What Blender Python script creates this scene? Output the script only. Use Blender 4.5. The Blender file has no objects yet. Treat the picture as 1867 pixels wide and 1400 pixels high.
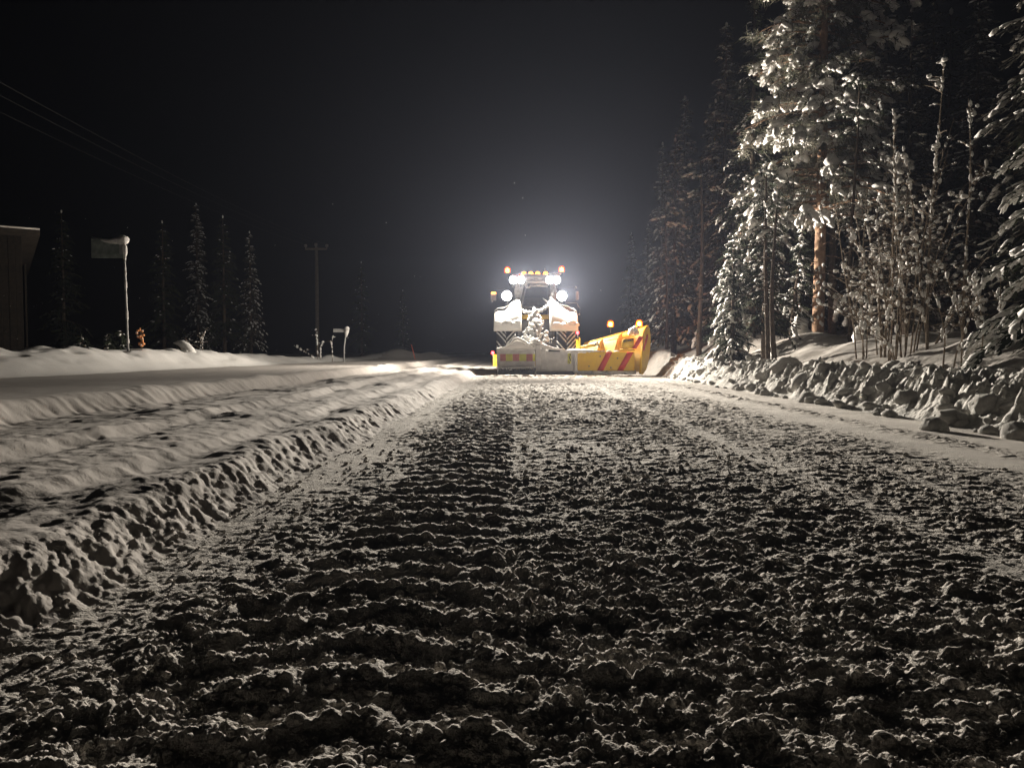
import bpy, math, random
import numpy as np
from mathutils import Vector, Matrix

S = bpy.context.scene
COL = S.collection
R = math.radians

# ------------------------------------------------------------------ camera
CAM_H = 0.70
cam_d = bpy.data.cameras.new('camera')
cam_d.sensor_width = 36.0
cam_d.lens = 27.0
cam_d.clip_start = 0.05
cam_d.clip_end = 600
cam = bpy.data.objects.new('camera', cam_d)
COL.objects.link(cam)
cam.location = (0, 0, CAM_H)
PITCH, YAW = math.atan(57 / 1400), math.atan(7 / 1400)
cam.rotation_euler = (math.pi / 2 - PITCH, 0, YAW)
S.camera = cam

# ------------------------------------------------------------------ world / exposure
W = bpy.data.worlds.new('World')
S.world = W
W.use_nodes = True
wn = W.node_tree.nodes
bg = wn['Background']
sky = wn.new('ShaderNodeTexSky')
sky.sky_type = 'NISHITA'
sky.sun_disc = False
sky.sun_elevation = R(-4.0)
sky.sun_rotation = R(20)
W.node_tree.links.new(sky.outputs[0], bg.inputs[0])
bg.inputs[1].default_value = 0.002
S.view_settings.view_transform = 'Standard'
S.view_settings.look = 'None'
S.view_settings.exposure = 0.0
S.view_settings.gamma = 1.0
S.view_settings.use_curve_mapping = False
S.render.engine = 'CYCLES'
cy = S.cycles
cy.max_bounces = 6
cy.diffuse_bounces = 4
cy.glossy_bounces = 2
cy.transmission_bounces = 4
cy.transparent_max_bounces = 8
cy.volume_bounces = 0
cy.sample_clamp_indirect = 4.0
cy.caustics_reflective = False
cy.caustics_refractive = False
cy.use_denoising = True

WORK_W = 13500.0
SPILL_W = 1100.0         # watts of one roof work lamp (narrow beam)
SIDE_W = 5200.0         # watts of one fender work lamp (wide beam)
FRONT_W = 1700.0        # watts of one forward work lamp
HAZE = 0.00042

# ------------------------------------------------------------------ noise (numpy)
_rs = np.random.RandomState(7)
_PERM = np.concatenate([_rs.permutation(256)] * 3)
_ANG = _rs.rand(256) * 2 * np.pi
_GX, _GY = np.cos(_ANG), np.sin(_ANG)
_JX, _JY, _RV = _rs.rand(256), _rs.rand(256), _rs.rand(256)


def _hash(ix, iy, seed):
    return _PERM[_PERM[(ix + seed * 37) & 255] + (iy & 255)]


def perlin(x, y, seed=0):
    x = np.asarray(x, float); y = np.asarray(y, float)
    ix = np.floor(x).astype(np.int64); iy = np.floor(y).astype(np.int64)
    fx, fy = x - ix, y - iy
    u = fx * fx * fx * (fx * (fx * 6 - 15) + 10)
    v = fy * fy * fy * (fy * (fy * 6 - 15) + 10)

    def g(ax, ay):
        h = _hash(ix + ax, iy + ay, seed)
        return _GX[h] * (fx - ax) + _GY[h] * (fy - ay)
    a = g(0, 0) * (1 - u) + g(1, 0) * u
    b = g(0, 1) * (1 - u) + g(1, 1) * u
    return (a * (1 - v) + b * v) * 1.5


def fbm(x, y, octv=4, seed=0, gain=0.5):
    s = 0; a = 1.0; t = 0
    for k in range(octv):
        s = s + a * perlin(x * 2 ** k + 13.7 * k, y * 2 ** k - 7.1 * k, seed + k)
        t += a; a *= gain
    return s / t


def lumps(x, y, seed=0, rad=0.62):
    """round lumps of uneven size, one per cell (0..1)"""
    x = np.asarray(x, float); y = np.asarray(y, float)
    ix = np.floor(x).astype(np.int64); iy = np.floor(y).astype(np.int64)
    out = np.zeros(x.shape)
    for ax in (-1, 0, 1):
        for ay in (-1, 0, 1):
            h = _hash(ix + ax, iy + ay, seed)
            dx = ix + ax + _JX[h] - x
            dy = iy + ay + _JY[h] - y
            rr = rad * (0.35 + 0.75 * _RV[h])
            d2 = (dx * dx + dy * dy) / (rr * rr)
            out = np.maximum(out, np.sqrt(np.clip(1 - d2, 0, 1)) * (0.35 + 0.75 * _RV[h]))
    return out


def sstep(a, b, x):
    t = np.clip((np.asarray(x, float) - a) / (b - a), 0, 1)
    return t * t * (3 - 2 * t)


# ------------------------------------------------------------------ terrain height
def edges(y):
    """x of: foot of left wall, foot of left bank, foot of right bank"""
    wl = -1.19 + 0.05 * perlin(y * 0.7, y * 0 + 3.3, 1) + 0.02 * perlin(y * 3, y * 0 + 8.3, 2)
    bl = -7.6 + 0.25 * perlin(y * 0.25, y * 0 + 1.3, 3)
    br = 4.12 + 0.05 * perlin(y * 0.6, y * 0 + 5.3, 4) + 0.05 * perlin(y * 2.3, y * 0 + 9.3, 5) + 0.16 * sstep(24, 21, y) * sstep(14, 20, y)
    return wl, bl, br


def height(x, y, detail=True):
    x = np.asarray(x, float); y = np.asarray(y, float)
    wl, bl, br = edges(y)
    ploughed = sstep(25.5, 24.0, y)
    # --- ploughed road
    band = lambda c, w: np.exp(-((x - c) / w) ** 2)
    wob = 0.05 * perlin(y * 0.5, y * 0 + 2.1, 11)
    xs = x + wob
    rough = 0.34 + 0.66 * sstep(-1.05, -0.72, xs) * sstep(3.0, 2.5, xs) * (1 - .35 * sstep(1.2, 2.6, xs))
    rough = rough * (1 - 0.85 * np.exp(-((xs - 3.12) / 0.17) ** 2)) + 0.40 * np.exp(-((xs - 3.42) / 0.12) ** 2)
    rough = rough * (1 - 0.88 * sstep(3.5, 3.62, xs) * (0.75 + 0.5 * np.clip(perlin(xs * 2.2, y * 0.8, 12), -1, 1)))
    rough = rough * (1 - 0.6 * np.exp(-((xs - 1.62) / 0.09) ** 2)) * (1 - .25 * np.exp(-((xs - 2.25) / .10) ** 2))
    patch = np.clip(0.78 + 0.55 * fbm(x * 0.9, y * 0.7, 2, 14), 0.30, 1.3)
    track = sstep(-0.68, -0.58, xs) * sstep(0.02, -0.06, xs)
    zr = 0
    if detail:
        wx = x + 0.04 * perlin(x * 5, y * 5, 60) + .012 * perlin(x * 17, y * 17, 65)
        wy = y + 0.04 * perlin(x * 5, y * 5, 61) + .012 * perlin(x * 17, y * 17, 66)
        big = np.abs(fbm(wx * 4.6, wy * 7.4, 5, 15, .60))
        m1 = np.clip(.5 + 1.6 * fbm(x * 2.3, y * 2.6, 2, 62), 0, 1.3)
        m2 = np.clip(.6 + 1.6 * fbm(x * 4.1 + 9, y * 4.6, 2, 63), 0, 1.4)
        zr = 0.044 * (big - 0.2) + 0.012 * m1 * lumps(wx * 7.5, wy * 10.5, 17) + 0.011 * m2 * lumps(wx * 15, wy * 19, 18) \
            + 0.008 * (1.6 - m1) * lumps(wx * 31, wy * 36, 19) + 0.0055 * lumps(x * 68, y * 74, 20) + .008 * fbm(x * 40, y * 44, 3, 64, .65)
        zr = zr * rough * patch * (1 - 0.35 * track) * (1 + 1.3 * sstep(5, 14, y) + .15 * sstep(4, 1.5, y))
        ph = wy / 0.205 + 0.55 * np.abs(xs + 0.32) / 0.3 + 0.35 * perlin(x * 2.5, y * 2.5, 21)
        lug = np.clip(np.cos(2 * np.pi * ph), -0.25, 1)
        zr = zr + track * (0.017 * lug * (0.55 + 0.9 * np.abs(perlin(x * 7, y * 7, 22)))) \
            + track * 0.010 * lumps(x * 24, y * 26, 23)
    # --- left lane (old snow, ruts)
    zl = 0.135 + 0.055 * sstep(-1.80, -1.94, x + 0.06 * perlin(y * 0.8, y * 0 + 4.4, 24)) \
        - 0.03 * np.exp(-((x + 2.6) / 0.28) ** 2) + 0.13 * sstep(-3.52, -3.74, x + 0.09 * perlin(y * 0.6, y * 0 + 6.1, 25))
    ruts = sstep(-3.9, -3.2, x)
    zl = zl + ruts * 0.040 * fbm(x * 1.9, y * 0.42, 3, 26) + ruts * 0.06 * np.clip(perlin(x * 2.1 + 3, y * 1.2, 27) - 0.22, 0, 1) \
        + .035 * np.exp(-((x + 3.82 + .09 * perlin(y * .6, y * 0 + 6.1, 25)) / .12) ** 2) * (1 + perlin(y * 1.1, y * 0, 73)) + .075 * sstep(-2.35, -2.5, x + .1 * perlin(y * .5, y * 0 + 7.7, 74)) * sstep(-3.1, -2.7, x) \
        + (1 - ruts) * 0.012 * fbm(x * 0.8, y * 0.8, 3, 28)
    if detail:
        zl = zl + 0.010 * fbm(x * 7, y * 4.5, 4, 29, .6) * (0.4 + ruts) + 0.012 * ruts * np.clip(fbm(x * 6, y * 6, 2, 30), 0, 1)
        face3 = np.exp(-((x + 3.6) / 0.2) ** 2)
        zl = zl + face3 * 0.018 * fbm(x * 5, y * 9, 3, 31)
    # --- the wall cut by the plough
    t = sstep(0, 1, (wl - x) / 0.27)
    ridge = 0.022 * np.exp(-((x - wl + 0.33) / 0.12) ** 2) * (1 + perlin(y * 1.4, y * 0, 32))
    z = zr * (1 - t) * ploughed + (zl + ridge) * np.maximum(t, 1 - ploughed)
    if detail:
        wallm = np.exp(-((x - wl + 0.15) / 0.12) ** 2) * ploughed
        wv = y + 0.5 * (x - wl)
        wq = x + .03 * perlin(x * 7, y * 7, 67)
        z = z + wallm * .78 * (0.020 * np.abs(fbm(wq * 6, wv * 5, 3, 68)) + 0.012 * lumps(wq * 9, wv * 8.5, 33) + 0.014 * lumps(wq * 17, wv * 16, 34) + .016 * fbm(wq * 14, wv * 12, 4, 70, .65) + 0.010 * lumps(wq * 34, wv * 33, 35) + .004 * lumps(x * 70, wv * 66, 69) - 0.018)
    # --- left bank
    hb = np.interp(y, [-5, 8, 13, 20, 26, 31, 40, 46, 52, 70], [.52, .54, .46, .44, .30, .20, .10, .16, .12, .1])
    wid = np.interp(y, [0, 20, 40], [1.5, 1.3, 1.0])
    tb = (bl - x) / wid
    up = sstep(0, 1, tb) ** 0.8
    drop = sstep(1.0, 2.1, tb)
    lob = 1 + 0.30 * fbm(x * 0.75, y * 0.62, 3, 36) + 0.20 * np.clip(perlin(x * 1.8, y * 1.3, 37), -1, 0.4)
    z = z + hb * lob * (up - 0.42 * drop)
    z = z - (up - drop) * up * 0.05 * np.clip(perlin(x * 2.4, y * 1.9, 38) - 0.25, 0, 1) * 3
    field = sstep(bl - 3, bl - 9, x)
    z = z + field * (0.10 + 0.25 * fbm(x * 0.12, y * 0.12, 2, 39)) * sstep(12, 24, y)
    # mounds on the far left verge
    z = z + 0.62 * np.exp(-((x + 6.9) / 1.2) ** 2 - ((y - 45) / 2.2) ** 2) + 0.42 * np.exp(-((x + 5.2) / 1.0) ** 2 - ((y - 48) / 2) ** 2)
    z = z + 0.16 * np.exp(-((x + 8.3) / 0.4) ** 2 - ((y - 34.5) / 0.9) ** 2)
    # --- right bank
    hr = np.interp(y, [-5, 6, 12, 18, 21, 23, 26, 32, 60], [.44, .46, .46, .46, .52, .57, .60, .55, .4])
    tr = (x - br) / np.interp(y, [0, 17, 22, 30], [.72, .68, .6, .7])
    upr = sstep(0, 1, tr) ** 0.7
    cl = 1.0 * ploughed
    rb = hr * upr * (1 + 0.20 * fbm(x * 0.9, y * 0.8, 2, 40))
    if detail:
        m = np.clip(upr * 1.6, 0, 1) * sstep(3.4, 1.7, tr) * (0.25 + 0.75 * ploughed)
        ys = y - 0.55 * (x - br)
        rb = rb + m * (0.070 * lumps(x * 2.1, ys * 2.3, 41) + 0.085 * lumps(x * 4.3 + .3 * perlin(x * 4, y * 4, 71), ys * 4.6, 42) + 0.075 * lumps(x * 8.0 + .3 * perlin(x * 6, y * 6, 75), ys * 8.5, 43) + 0.040 * lumps(x * 16, y * 17, 44) + .03 * fbm(x * 19, ys * 19, 3, 76, .65) + .09 * fbm(x * 4.5, ys * 5, 4, 72, .6) - 0.10) * ploughed
        rb = rb + sstep(0, .3, tr) * 0.02 * fbm(x * 1.7, y * 1.7, 3, 45)
    slope = sstep(1.5, 5.0, tr)
    rb = rb - 0.16 * sstep(1.1, 2.2, tr) + slope * (0.66 + 0.34 * fbm(x * 0.35, y * 0.35, 2, 46)) + np.clip(x - br - 5, 0, 40) * 0.05
    z = z + rb
    return z


def gz(x, y):
    return float(height(np.array([x]), np.array([y]), False)[0])


CR = cam.rotation_euler.to_matrix()


def at(px, py, Y):
    """the world point seen at photo pixel (px, py) at depth Y"""
    d = CR @ Vector(((px - 933.5) / 1400, -(py - 700) / 1400, -1))
    k = Y / d.y
    return Vector((d.x * k, Y, CAM_H + d.z * k))


# ------------------------------------------------------------------ materials
def mat(name, col, rough=0.6, metal=0.0, vary=0.0, scale=6.0, bump=0.0, bscale=60.0, col2=None, spec=0.5, emit=None, es=0.0, detail=5, bdist=0.02):
    m = bpy.data.materials.new(name)
    m.use_nodes = True
    nt = m.node_tree; n = nt.nodes; l = nt.links
    p = n['Principled BSDF']
    p.inputs['Base Color'].default_value = (*col, 1)
    p.inputs['Roughness'].default_value = rough
    p.inputs['Metallic'].default_value = metal
    p.inputs['Specular IOR Level'].default_value = spec
    tc = n.new('ShaderNodeTexCoord')
    if vary or col2:
        nz = n.new('ShaderNodeTexNoise')
        nz.inputs['Scale'].default_value = scale
        nz.inputs['Detail'].default_value = detail
        nz.inputs['Roughness'].default_value = 0.65
        l.new(tc.outputs['Object'], nz.inputs['Vector'])
        rp = n.new('ShaderNodeValToRGB')
        rp.color_ramp.elements[0].position = 0.35
        rp.color_ramp.elements[1].position = 0.68
        c2 = col2 if col2 else tuple(c * (1 - vary) for c in col)
        rp.color_ramp.elements[0].color = (*c2, 1)
        rp.color_ramp.elements[1].color = (*col, 1)
        l.new(nz.outputs['Fac'], rp.inputs['Fac'])
        l.new(rp.outputs['Color'], p.inputs['Base Color'])
    if bump:
        bz = n.new('ShaderNodeTexNoise')
        bz.inputs['Scale'].default_value = bscale
        bz.inputs['Detail'].default_value = 4
        l.new(tc.outputs['Object'], bz.inputs['Vector'])
        bp = n.new('ShaderNodeBump')
        bp.inputs['Strength'].default_value = bump
        bp.inputs['Distance'].default_value = bdist
        l.new(bz.outputs['Fac'], bp.inputs['Height'])
        l.new(bp.outputs['Normal'], p.inputs['Normal'])
    if emit:
        p.inputs['Emission Color'].default_value = (*emit, 1)
        p.inputs['Emission Strength'].default_value = es
    return m


M = {}
M['road_snow'] = mat('road snow', (.70, .655, .60), .92, vary=.28, scale=1.6, bump=.9, bscale=110, spec=.2, bdist=.013)
M['lane_snow'] = mat('lane snow', (.60, .555, .515), .92, vary=.16, scale=1.3, bump=.45, bscale=90, spec=.2, bdist=.006)
M['bank_snow'] = mat('bank snow', (.80, .78, .75), .9, vary=.08, scale=1.0, bump=.35, bscale=50, spec=.2, bdist=.008)
M['clod_snow'] = mat('ploughed snow', (.66, .64, .60), .92, vary=.28, scale=5, bump=.9, bscale=26, spec=.2, bdist=.03)
M['forest_snow'] = mat('forest snow darkened for shade', (.50, .47, .44), .92, col2=(.24, .22, .195), scale=1.6, bump=.4, bscale=30, spec=.2)  # base colour lowered to stand in for bank shade and grazing light
M['snow'] = mat('fresh snow', (.82, .80, .77), .9, vary=.08, scale=5, bump=.35, bscale=30, spec=.2, bdist=.012)
M['crust'] = mat('snow crust', (.84, .83, .80), .9, col2=(.52, .51, .49), scale=13, bump=.9, bscale=34, spec=.2, bdist=.03)
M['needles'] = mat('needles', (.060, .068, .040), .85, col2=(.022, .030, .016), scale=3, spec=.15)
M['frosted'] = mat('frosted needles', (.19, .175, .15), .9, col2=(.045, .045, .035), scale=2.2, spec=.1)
M['pine_needles'] = mat('frosted pine needles', (.16, .148, .115), .85, col2=(.045, .05, .03), scale=3, spec=.2)
M['bark'] = mat('spruce bark', (.13, .10, .08), .95, col2=(.05, .04, .03), scale=14, bump=.8, bscale=30, spec=.1)
M['pine_bark'] = mat('pine bark', (.40, .26, .17), .95, col2=(.19, .125, .09), scale=9, bump=1.0, bscale=22, spec=.1)
M['twig'] = mat('twig bark', (.30, .24, .18), .9, col2=(.10, .08, .06), scale=20, spec=.1)
M['yellow'] = mat('yellow paint', (.74, .47, .020), .45, col2=(.64, .39, .018), scale=5, bump=.08, bscale=40)
M['yellow_dirty'] = mat('snow dusted yellow paint', (.74, .50, .04), .55, col2=(.70, .56, .26), scale=3.5, bump=.15, bscale=30)
M['grey'] = mat('snow dusted grey paint', (.66, .65, .63), .6, col2=(.46, .45, .44), scale=4.5, bump=.2, bscale=30)
M['grey_dark'] = mat('dark grey steel', (.16, .16, .165), .55, col2=(.09, .09, .09), scale=8)
M['steel'] = mat('worn steel edge', (.40, .40, .40), .45, .6, vary=.4, scale=9)
M['black'] = mat('black plastic', (.018, .018, .02), .5)
M['rubber'] = mat('tyre rubber', (.022, .022, .024), .8, vary=.4, scale=20)
M['red'] = mat('red reflective stripe', (.62, .055, .035), .45, vary=.15, scale=9)
M['pink'] = mat('snow dusted red reflector', (.52, .20, .18), .5, vary=.25, scale=14)
M['lime'] = mat('lime reflector', (.62, .60, .10), .5, vary=.2, scale=14)
M['white_panel'] = mat('pale sign panel', (.32, .36, .32), .6, col2=(.16, .19, .17), scale=7)
M['galv'] = mat('galvanised steel', (.45, .45, .44), .55, .2, vary=.2, scale=12)
M['orange_leaf'] = mat('withered orange leaves', (.75, .27, .07), .8, col2=(.80, .42, .20), scale=12)
M['orange_stick'] = mat('orange plastic stick', (.65, .13, .06), .5)
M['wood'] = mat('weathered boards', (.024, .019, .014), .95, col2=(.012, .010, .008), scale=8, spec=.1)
M['pole_wood'] = mat('pole timber', (.16, .13, .10), .9, vary=.4, scale=8)
M['porcelain'] = mat('brown insulator', (.22, .20, .19), .3)
M['wire'] = mat('weathered wire', (.12, .12, .12), .7)
M['lamp'] = mat('white lamp glow', (.9, .9, .9), .4, emit=(1, .97, .92), es=45)
M['amber'] = mat('amber lamp glow', (.8, .3, .02), .4, emit=(1, .42, .06), es=230)
M['amber_bar'] = mat('amber lamp bar glow', (.8, .3, .02), .4, emit=(1, .34, .02), es=5)
M['amber_dim'] = mat('amber marker glow', (.8, .3, .02), .4, emit=(1, .40, .06), es=6)
M['amber_red'] = mat('orange beacon glow', (.8, .2, .02), .4, emit=(1, .25, .06), es=110)
M['redlamp'] = mat('red lamp glow', (.6, .02, .02), .4, emit=(1, .045, .05), es=14)

mg = bpy.data.materials.new('cab glass')
mg.use_nodes = True
nt = mg.node_tree
nt.nodes.clear()
o_ = nt.nodes.new('ShaderNodeOutputMaterial'); tr_ = nt.nodes.new('ShaderNodeBsdfTransparent')
gl_ = nt.nodes.new('ShaderNodeBsdfGlossy'); mx_ = nt.nodes.new('ShaderNodeMixShader')
tr_.inputs[0].default_value = (.86, .88, .88, 1)
gl_.inputs['Roughness'].default_value = .05
mx_.inputs[0].default_value = .05
nt.links.new(tr_.outputs[0], mx_.inputs[1]); nt.links.new(gl_.outputs[0], mx_.inputs[2]); nt.links.new(mx_.outputs[0], o_.inputs[0])
M['glass'] = mg
for nm, tint, em, st in (('beacon glass amber', (1, .55, .08), (1, .17, .002), 2.4), ('beacon glass red', (1, .35, .10), (1, .13, .02), 1.6)):
    m = bpy.data.materials.new(nm); m.use_nodes = True
    nt = m.node_tree; nt.nodes.clear()
    o_ = nt.nodes.new('ShaderNodeOutputMaterial'); tr_ = nt.nodes.new('ShaderNodeBsdfTransparent'); em_ = nt.nodes.new('ShaderNodeEmission'); ad_ = nt.nodes.new('ShaderNodeAddShader')
    tr_.inputs[0].default_value = (*tint, 1); em_.inputs[0].default_value = (*em, 1); em_.inputs[1].default_value = st * .5
    nt.links.new(tr_.outputs[0], ad_.inputs[0]); nt.links.new(em_.outputs[0], ad_.inputs[1]); nt.links.new(ad_.outputs[0], o_.inputs[0])
    M[nm] = m


# ------------------------------------------------------------------ mesh helpers
def ico(sub):
    import bmesh
    bm = bmesh.new()
    bmesh.ops.create_icosphere(bm, subdivisions=sub, radius=1)
    bm.verts.ensure_lookup_table()
    v = np.array([x.co[:] for x in bm.verts]); f = np.array([[q.index for q in x.verts] for x in bm.faces])
    bm.free()
    return v, f


def noise3(v, k, seed):
    return (perlin(v[:, 0] * k + v[:, 2] * 1.7 * k, v[:, 1] * k - v[:, 2] * 0.9 * k, seed) + perlin(v[:, 2] * k + 5, v[:, 0] * k - v[:, 1] * k * .6, seed + 3)) * .5


BLOB = {}
for sub in (1, 2, 3):
    v0, f0 = ico(sub)
    BLOB[sub] = []
    for s in range(8):
        vv = v0 * (1 + 0.34 * noise3(v0, 1.3, 50 + s) + (0.24 * noise3(v0, 2.7, 70 + s) if sub > 1 else 0) + (0.08 * noise3(v0, 7, 80 + s) if sub > 2 else 0))[:, None]
        BLOB[sub].append((vv, f0))


class MB:
    def __init__(s):
        s.v = []; s.f = []; s.n = 0

    def add(s, v, *fs):
        v = np.asarray(v, float).reshape(-1, 3)
        for f in fs:
            f = np.asarray(f, int)
            if f.size:
                s.f.append(f + s.n)
        s.v.append(v); s.n += len(v)
        return s

    def box(s, c, size, rot=None, ch=0.012):
        h = np.array(size, float) / 2
        ch = min(ch, h.min() * 0.45)
        vs = []; idx = {}
        for sx in (-1, 1):
            for sy in (-1, 1):
                for sz in (-1, 1):
                    for ax in range(3):
                        p = np.array([sx, sy, sz]) * (h - ch)
                        p[ax] = (sx, sy, sz)[ax] * h[ax]
                        idx[(sx, sy, sz, ax)] = len(vs); vs.append(p)
        quads = []; tris = []
        sg = (-1, 1)
        for ax in range(3):
            o = [a for a in range(3) if a != ax]
            for d in sg:
                q = []
                for a, b in ((-1, -1), (1, -1), (1, 1), (-1, 1)):
                    k = [0, 0, 0]; k[ax] = d; k[o[0]] = a; k[o[1]] = b
                    q.append(idx[(*k, ax)])
                quads.append(q)
        for ax in range(3):
            o = [a for a in range(3) if a != ax]
            for a in sg:
                for b in sg:
                    k1 = [0, 0, 0]; k1[o[0]] = a; k1[o[1]] = b
                    k2 = list(k1); k1[ax] = -1; k2[ax] = 1
                    quads.append([idx[(*k1, o[0])], idx[(*k2, o[0])], idx[(*k2, o[1])], idx[(*k1, o[1])]])
        for sx in sg:
            for sy in sg:
                for sz in sg:
                    tris.append([idx[(sx, sy, sz, a)] for a in range(3)])
        vs = np.array(vs)
        quads = np.array(quads); tris = np.array(tris)
        # outward orientation
        for F in (quads, tris):
            for i in range(len(F)):
                a, b, c_ = vs[F[i][0]], vs[F[i][1]], vs[F[i][2]]
                if np.dot(np.cross(b - a, c_ - a), vs[F[i]].mean(0)) < 0:
                    F[i] = F[i][::-1]
        if rot is not None:
            vs = vs @ np.array(rot.to_3x3() if hasattr(rot, 'to_3x3') else rot).T
        return s.add(vs + np.array(c, float), quads, tris)

    def tube(s, pts, rad, n=8, caps=True, sq=1.0):
        pts = np.array(pts, float); m = len(pts)
        rad = np.full(m, rad, float) if np.isscalar(rad) else np.array(rad, float)
        tan = np.gradient(pts, axis=0)
        tan /= np.linalg.norm(tan, axis=1)[:, None] + 1e-9
        ref = np.array([0, 0, 1.0]) if abs(tan[:, 2]).mean() < .8 else np.array([0, 1.0, 0])
        a = np.cross(tan, ref); a /= np.linalg.norm(a, axis=1)[:, None] + 1e-9
        b = np.cross(a, tan)
        th = np.arange(n) * 2 * np.pi / n
        V = pts[:, None] + rad[:, None, None] * (np.cos(th)[None, :, None] * a[:, None] + sq * np.sin(th)[None, :, None] * b[:, None])
        i = np.arange(m - 1)[:, None] * n; j = np.arange(n)[None]
        k = (j + 1) % n
        Q = np.stack([i + j, i + k, i + n + k, i + n + j], -1).reshape(-1, 4)
        s.add(V, Q)
        if caps:
            base = s.n - m * n
            for st, fl in ((0, True), ((m - 1) * n, False)):
                c = pts[0] if st == 0 else pts[-1]
                ring = np.arange(n) + base + st
                s.v.append(c[None]); ci = s.n; s.n += 1
                T = np.stack([np.full(n, ci), ring, np.roll(ring, -1)], -1)
                s.f.append(T[:, ::-1] if fl else T)
        return s

    def grid(s, V, close_u=False):
        """V (m,n,3) sheet"""
        m, n = V.shape[:2]
        i = np.arange(m - 1)[:, None] * n; j = np.arange(n - 1)[None]
        Q = np.stack([i + j, i + j + 1, i + n + j + 1, i + n + j], -1).reshape(-1, 4)
        return s.add(V.reshape(-1, 3), Q)

    def shell(s, V, off):
        """sheet V with a thickness: second sheet at V+off, rims closed"""
        m, n = V.shape[:2]
        A = V.reshape(-1, 3); B = (V + off).reshape(-1, 3)
        i = np.arange(m - 1)[:, None] * n; j = np.arange(n - 1)[None]
        Q = np.stack([i + j, i + j + 1, i + n + j + 1, i + n + j], -1).reshape(-1, 4)
        k = m * n
        rim = list(range(n)) + [r * n + n - 1 for r in range(1, m)] + [(m - 1) * n + c for c in range(n - 2, -1, -1)] + [r * n for r in range(m - 2, 0, -1)]
        rim = np.array(rim); nx = np.roll(rim, -1)
        RQ = np.stack([rim, nx, nx + k, rim + k], -1)
        return s.add(np.concatenate([A, B]), Q[:, ::-1], Q + k, RQ)

    def prism(s, poly, frame, d):
        """poly: list of (a,b); frame=(origin, ea, eb, ed); thickness d along ed"""
        o, ea, eb, ed = [np.array(q, float) for q in frame]
        P = np.array([o + a * ea + b * eb for a, b in poly]); n = len(P)
        P2 = P + ed * d
        c1, c2 = P.mean(0), P2.mean(0)
        V = np.concatenate([P, P2, [c1, c2]])
        i = np.arange(n); k = (i + 1) % n
        T = np.concatenate([np.stack([np.full(n, 2 * n), k, i], -1), np.stack([np.full(n, 2 * n + 1), n + i, n + k], -1)])
        Q = np.stack([i, k, n + k, n + i], -1)
        return s.add(V, T, Q)

    def lathe(s, prof, c, axis='Z', n=20):
        """prof list of (r,h)"""
        th = np.arange(n) * 2 * np.pi / n
        V = []
        for r_, h_ in prof:
            p = np.stack([r_ * np.cos(th), r_ * np.sin(th), np.full(n, h_)], -1)
            V.append(p)
        V = np.array(V)
        if axis == 'Y':
            V = V[..., [0, 2, 1]]
        elif axis == 'X':
            V = V[..., [2, 0, 1]]
        V = V + np.array(c, float)
        m = len(prof)
        i = np.arange(m - 1)[:, None] * n; j = np.arange(n)[None]; k = (j + 1) % n
        Q = np.stack([i + j, i + k, i + n + k, i + n + j], -1).reshape(-1, 4)
        return s.add(V, Q)

    def blob(s, c, size, rot=None, sub=1, rng=random):
        v, f = BLOB[sub][rng.randrange(8)]
        v = v * np.array(size)
        if rot is not None:
            v = v @ np.array(rot).T
        return s.add(v + np.array(c, float), f)

    def build(s, name, m, parent=None, smooth=True, kind=None):
        V = np.concatenate(s.v) if s.v else np.zeros((0, 3))
        if parent is not None:
            V = V - np.array(ORG.get(parent.name, (0, 0, 0)))
        me = bpy.data.meshes.new(name)
        me.vertices.add(len(V)); me.vertices.foreach_set('co', V.astype(np.float32).ravel())
        lt = np.concatenate([np.full(len(f), f.shape[1]) for f in s.f]); lv = np.concatenate([f.ravel() for f in s.f])
        me.loops.add(len(lv)); me.loops.foreach_set('vertex_index', lv.astype(np.int32))
        me.polygons.add(len(lt))
        me.polygons.foreach_set('loop_start', np.concatenate([[0], np.cumsum(lt)[:-1]]).astype(np.int32))
        me.polygons.foreach_set('loop_total', lt.astype(np.int32))
        me.update(calc_edges=True)
        me.validate()
        if smooth:
            me.shade_smooth()
            if smooth == 'auto':
                me.set_sharp_from_angle(angle=R(35))
        me.materials.append(M[m] if isinstance(m, str) else m)
        o = bpy.data.objects.new(name, me)
        COL.objects.link(o)
        if parent is not None:
            o.parent = parent
            ORG[o.name] = ORG.get(parent.name, (0, 0, 0))
        if kind:
            o['kind'] = kind
        return o


ORG = {}


def thing(name, label, cat, loc=(0, 0, 0), group=None):
    o = bpy.data.objects.new(name, None)
    COL.objects.link(o)
    o.location = loc
    o.empty_display_size = .2
    ORG[o.name] = tuple(loc)
    o['label'] = label; o['category'] = cat
    if group:
        o['group'] = group
    return o


def tag(o, label, cat, group=None):
    o['label'] = label; o['category'] = cat
    if group:
        o['group'] = group
    return o


def dup(root, loc, rotz=0.0, scale=1.0, label=None, group=None):
    r = root.copy(); COL.objects.link(r)
    r.location = loc; r.rotation_euler = (0, 0, rotz)
    r.scale = (scale,) * 3
    if label: r['label'] = label
    if group: r['group'] = group
    for ch in list(root.children):
        c = ch.copy(); COL.objects.link(c); c.parent = r
        for g in ch.children:
            d = g.copy(); COL.objects.link(d); d.parent = c
    return r


def rot_to(d, up=(0, 0, 1)):
    """3x3 with local X along d"""
    d = np.array(d, float); d /= np.linalg.norm(d) + 1e-9
    u = np.array(up, float)
    if abs(np.dot(d, u)) > .95:
        u = np.array([1.0, 0, 0])
    y = np.cross(u, d); y /= np.linalg.norm(y)
    z = np.cross(d, y)
    return np.stack([d, y, z], 1)


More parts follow.
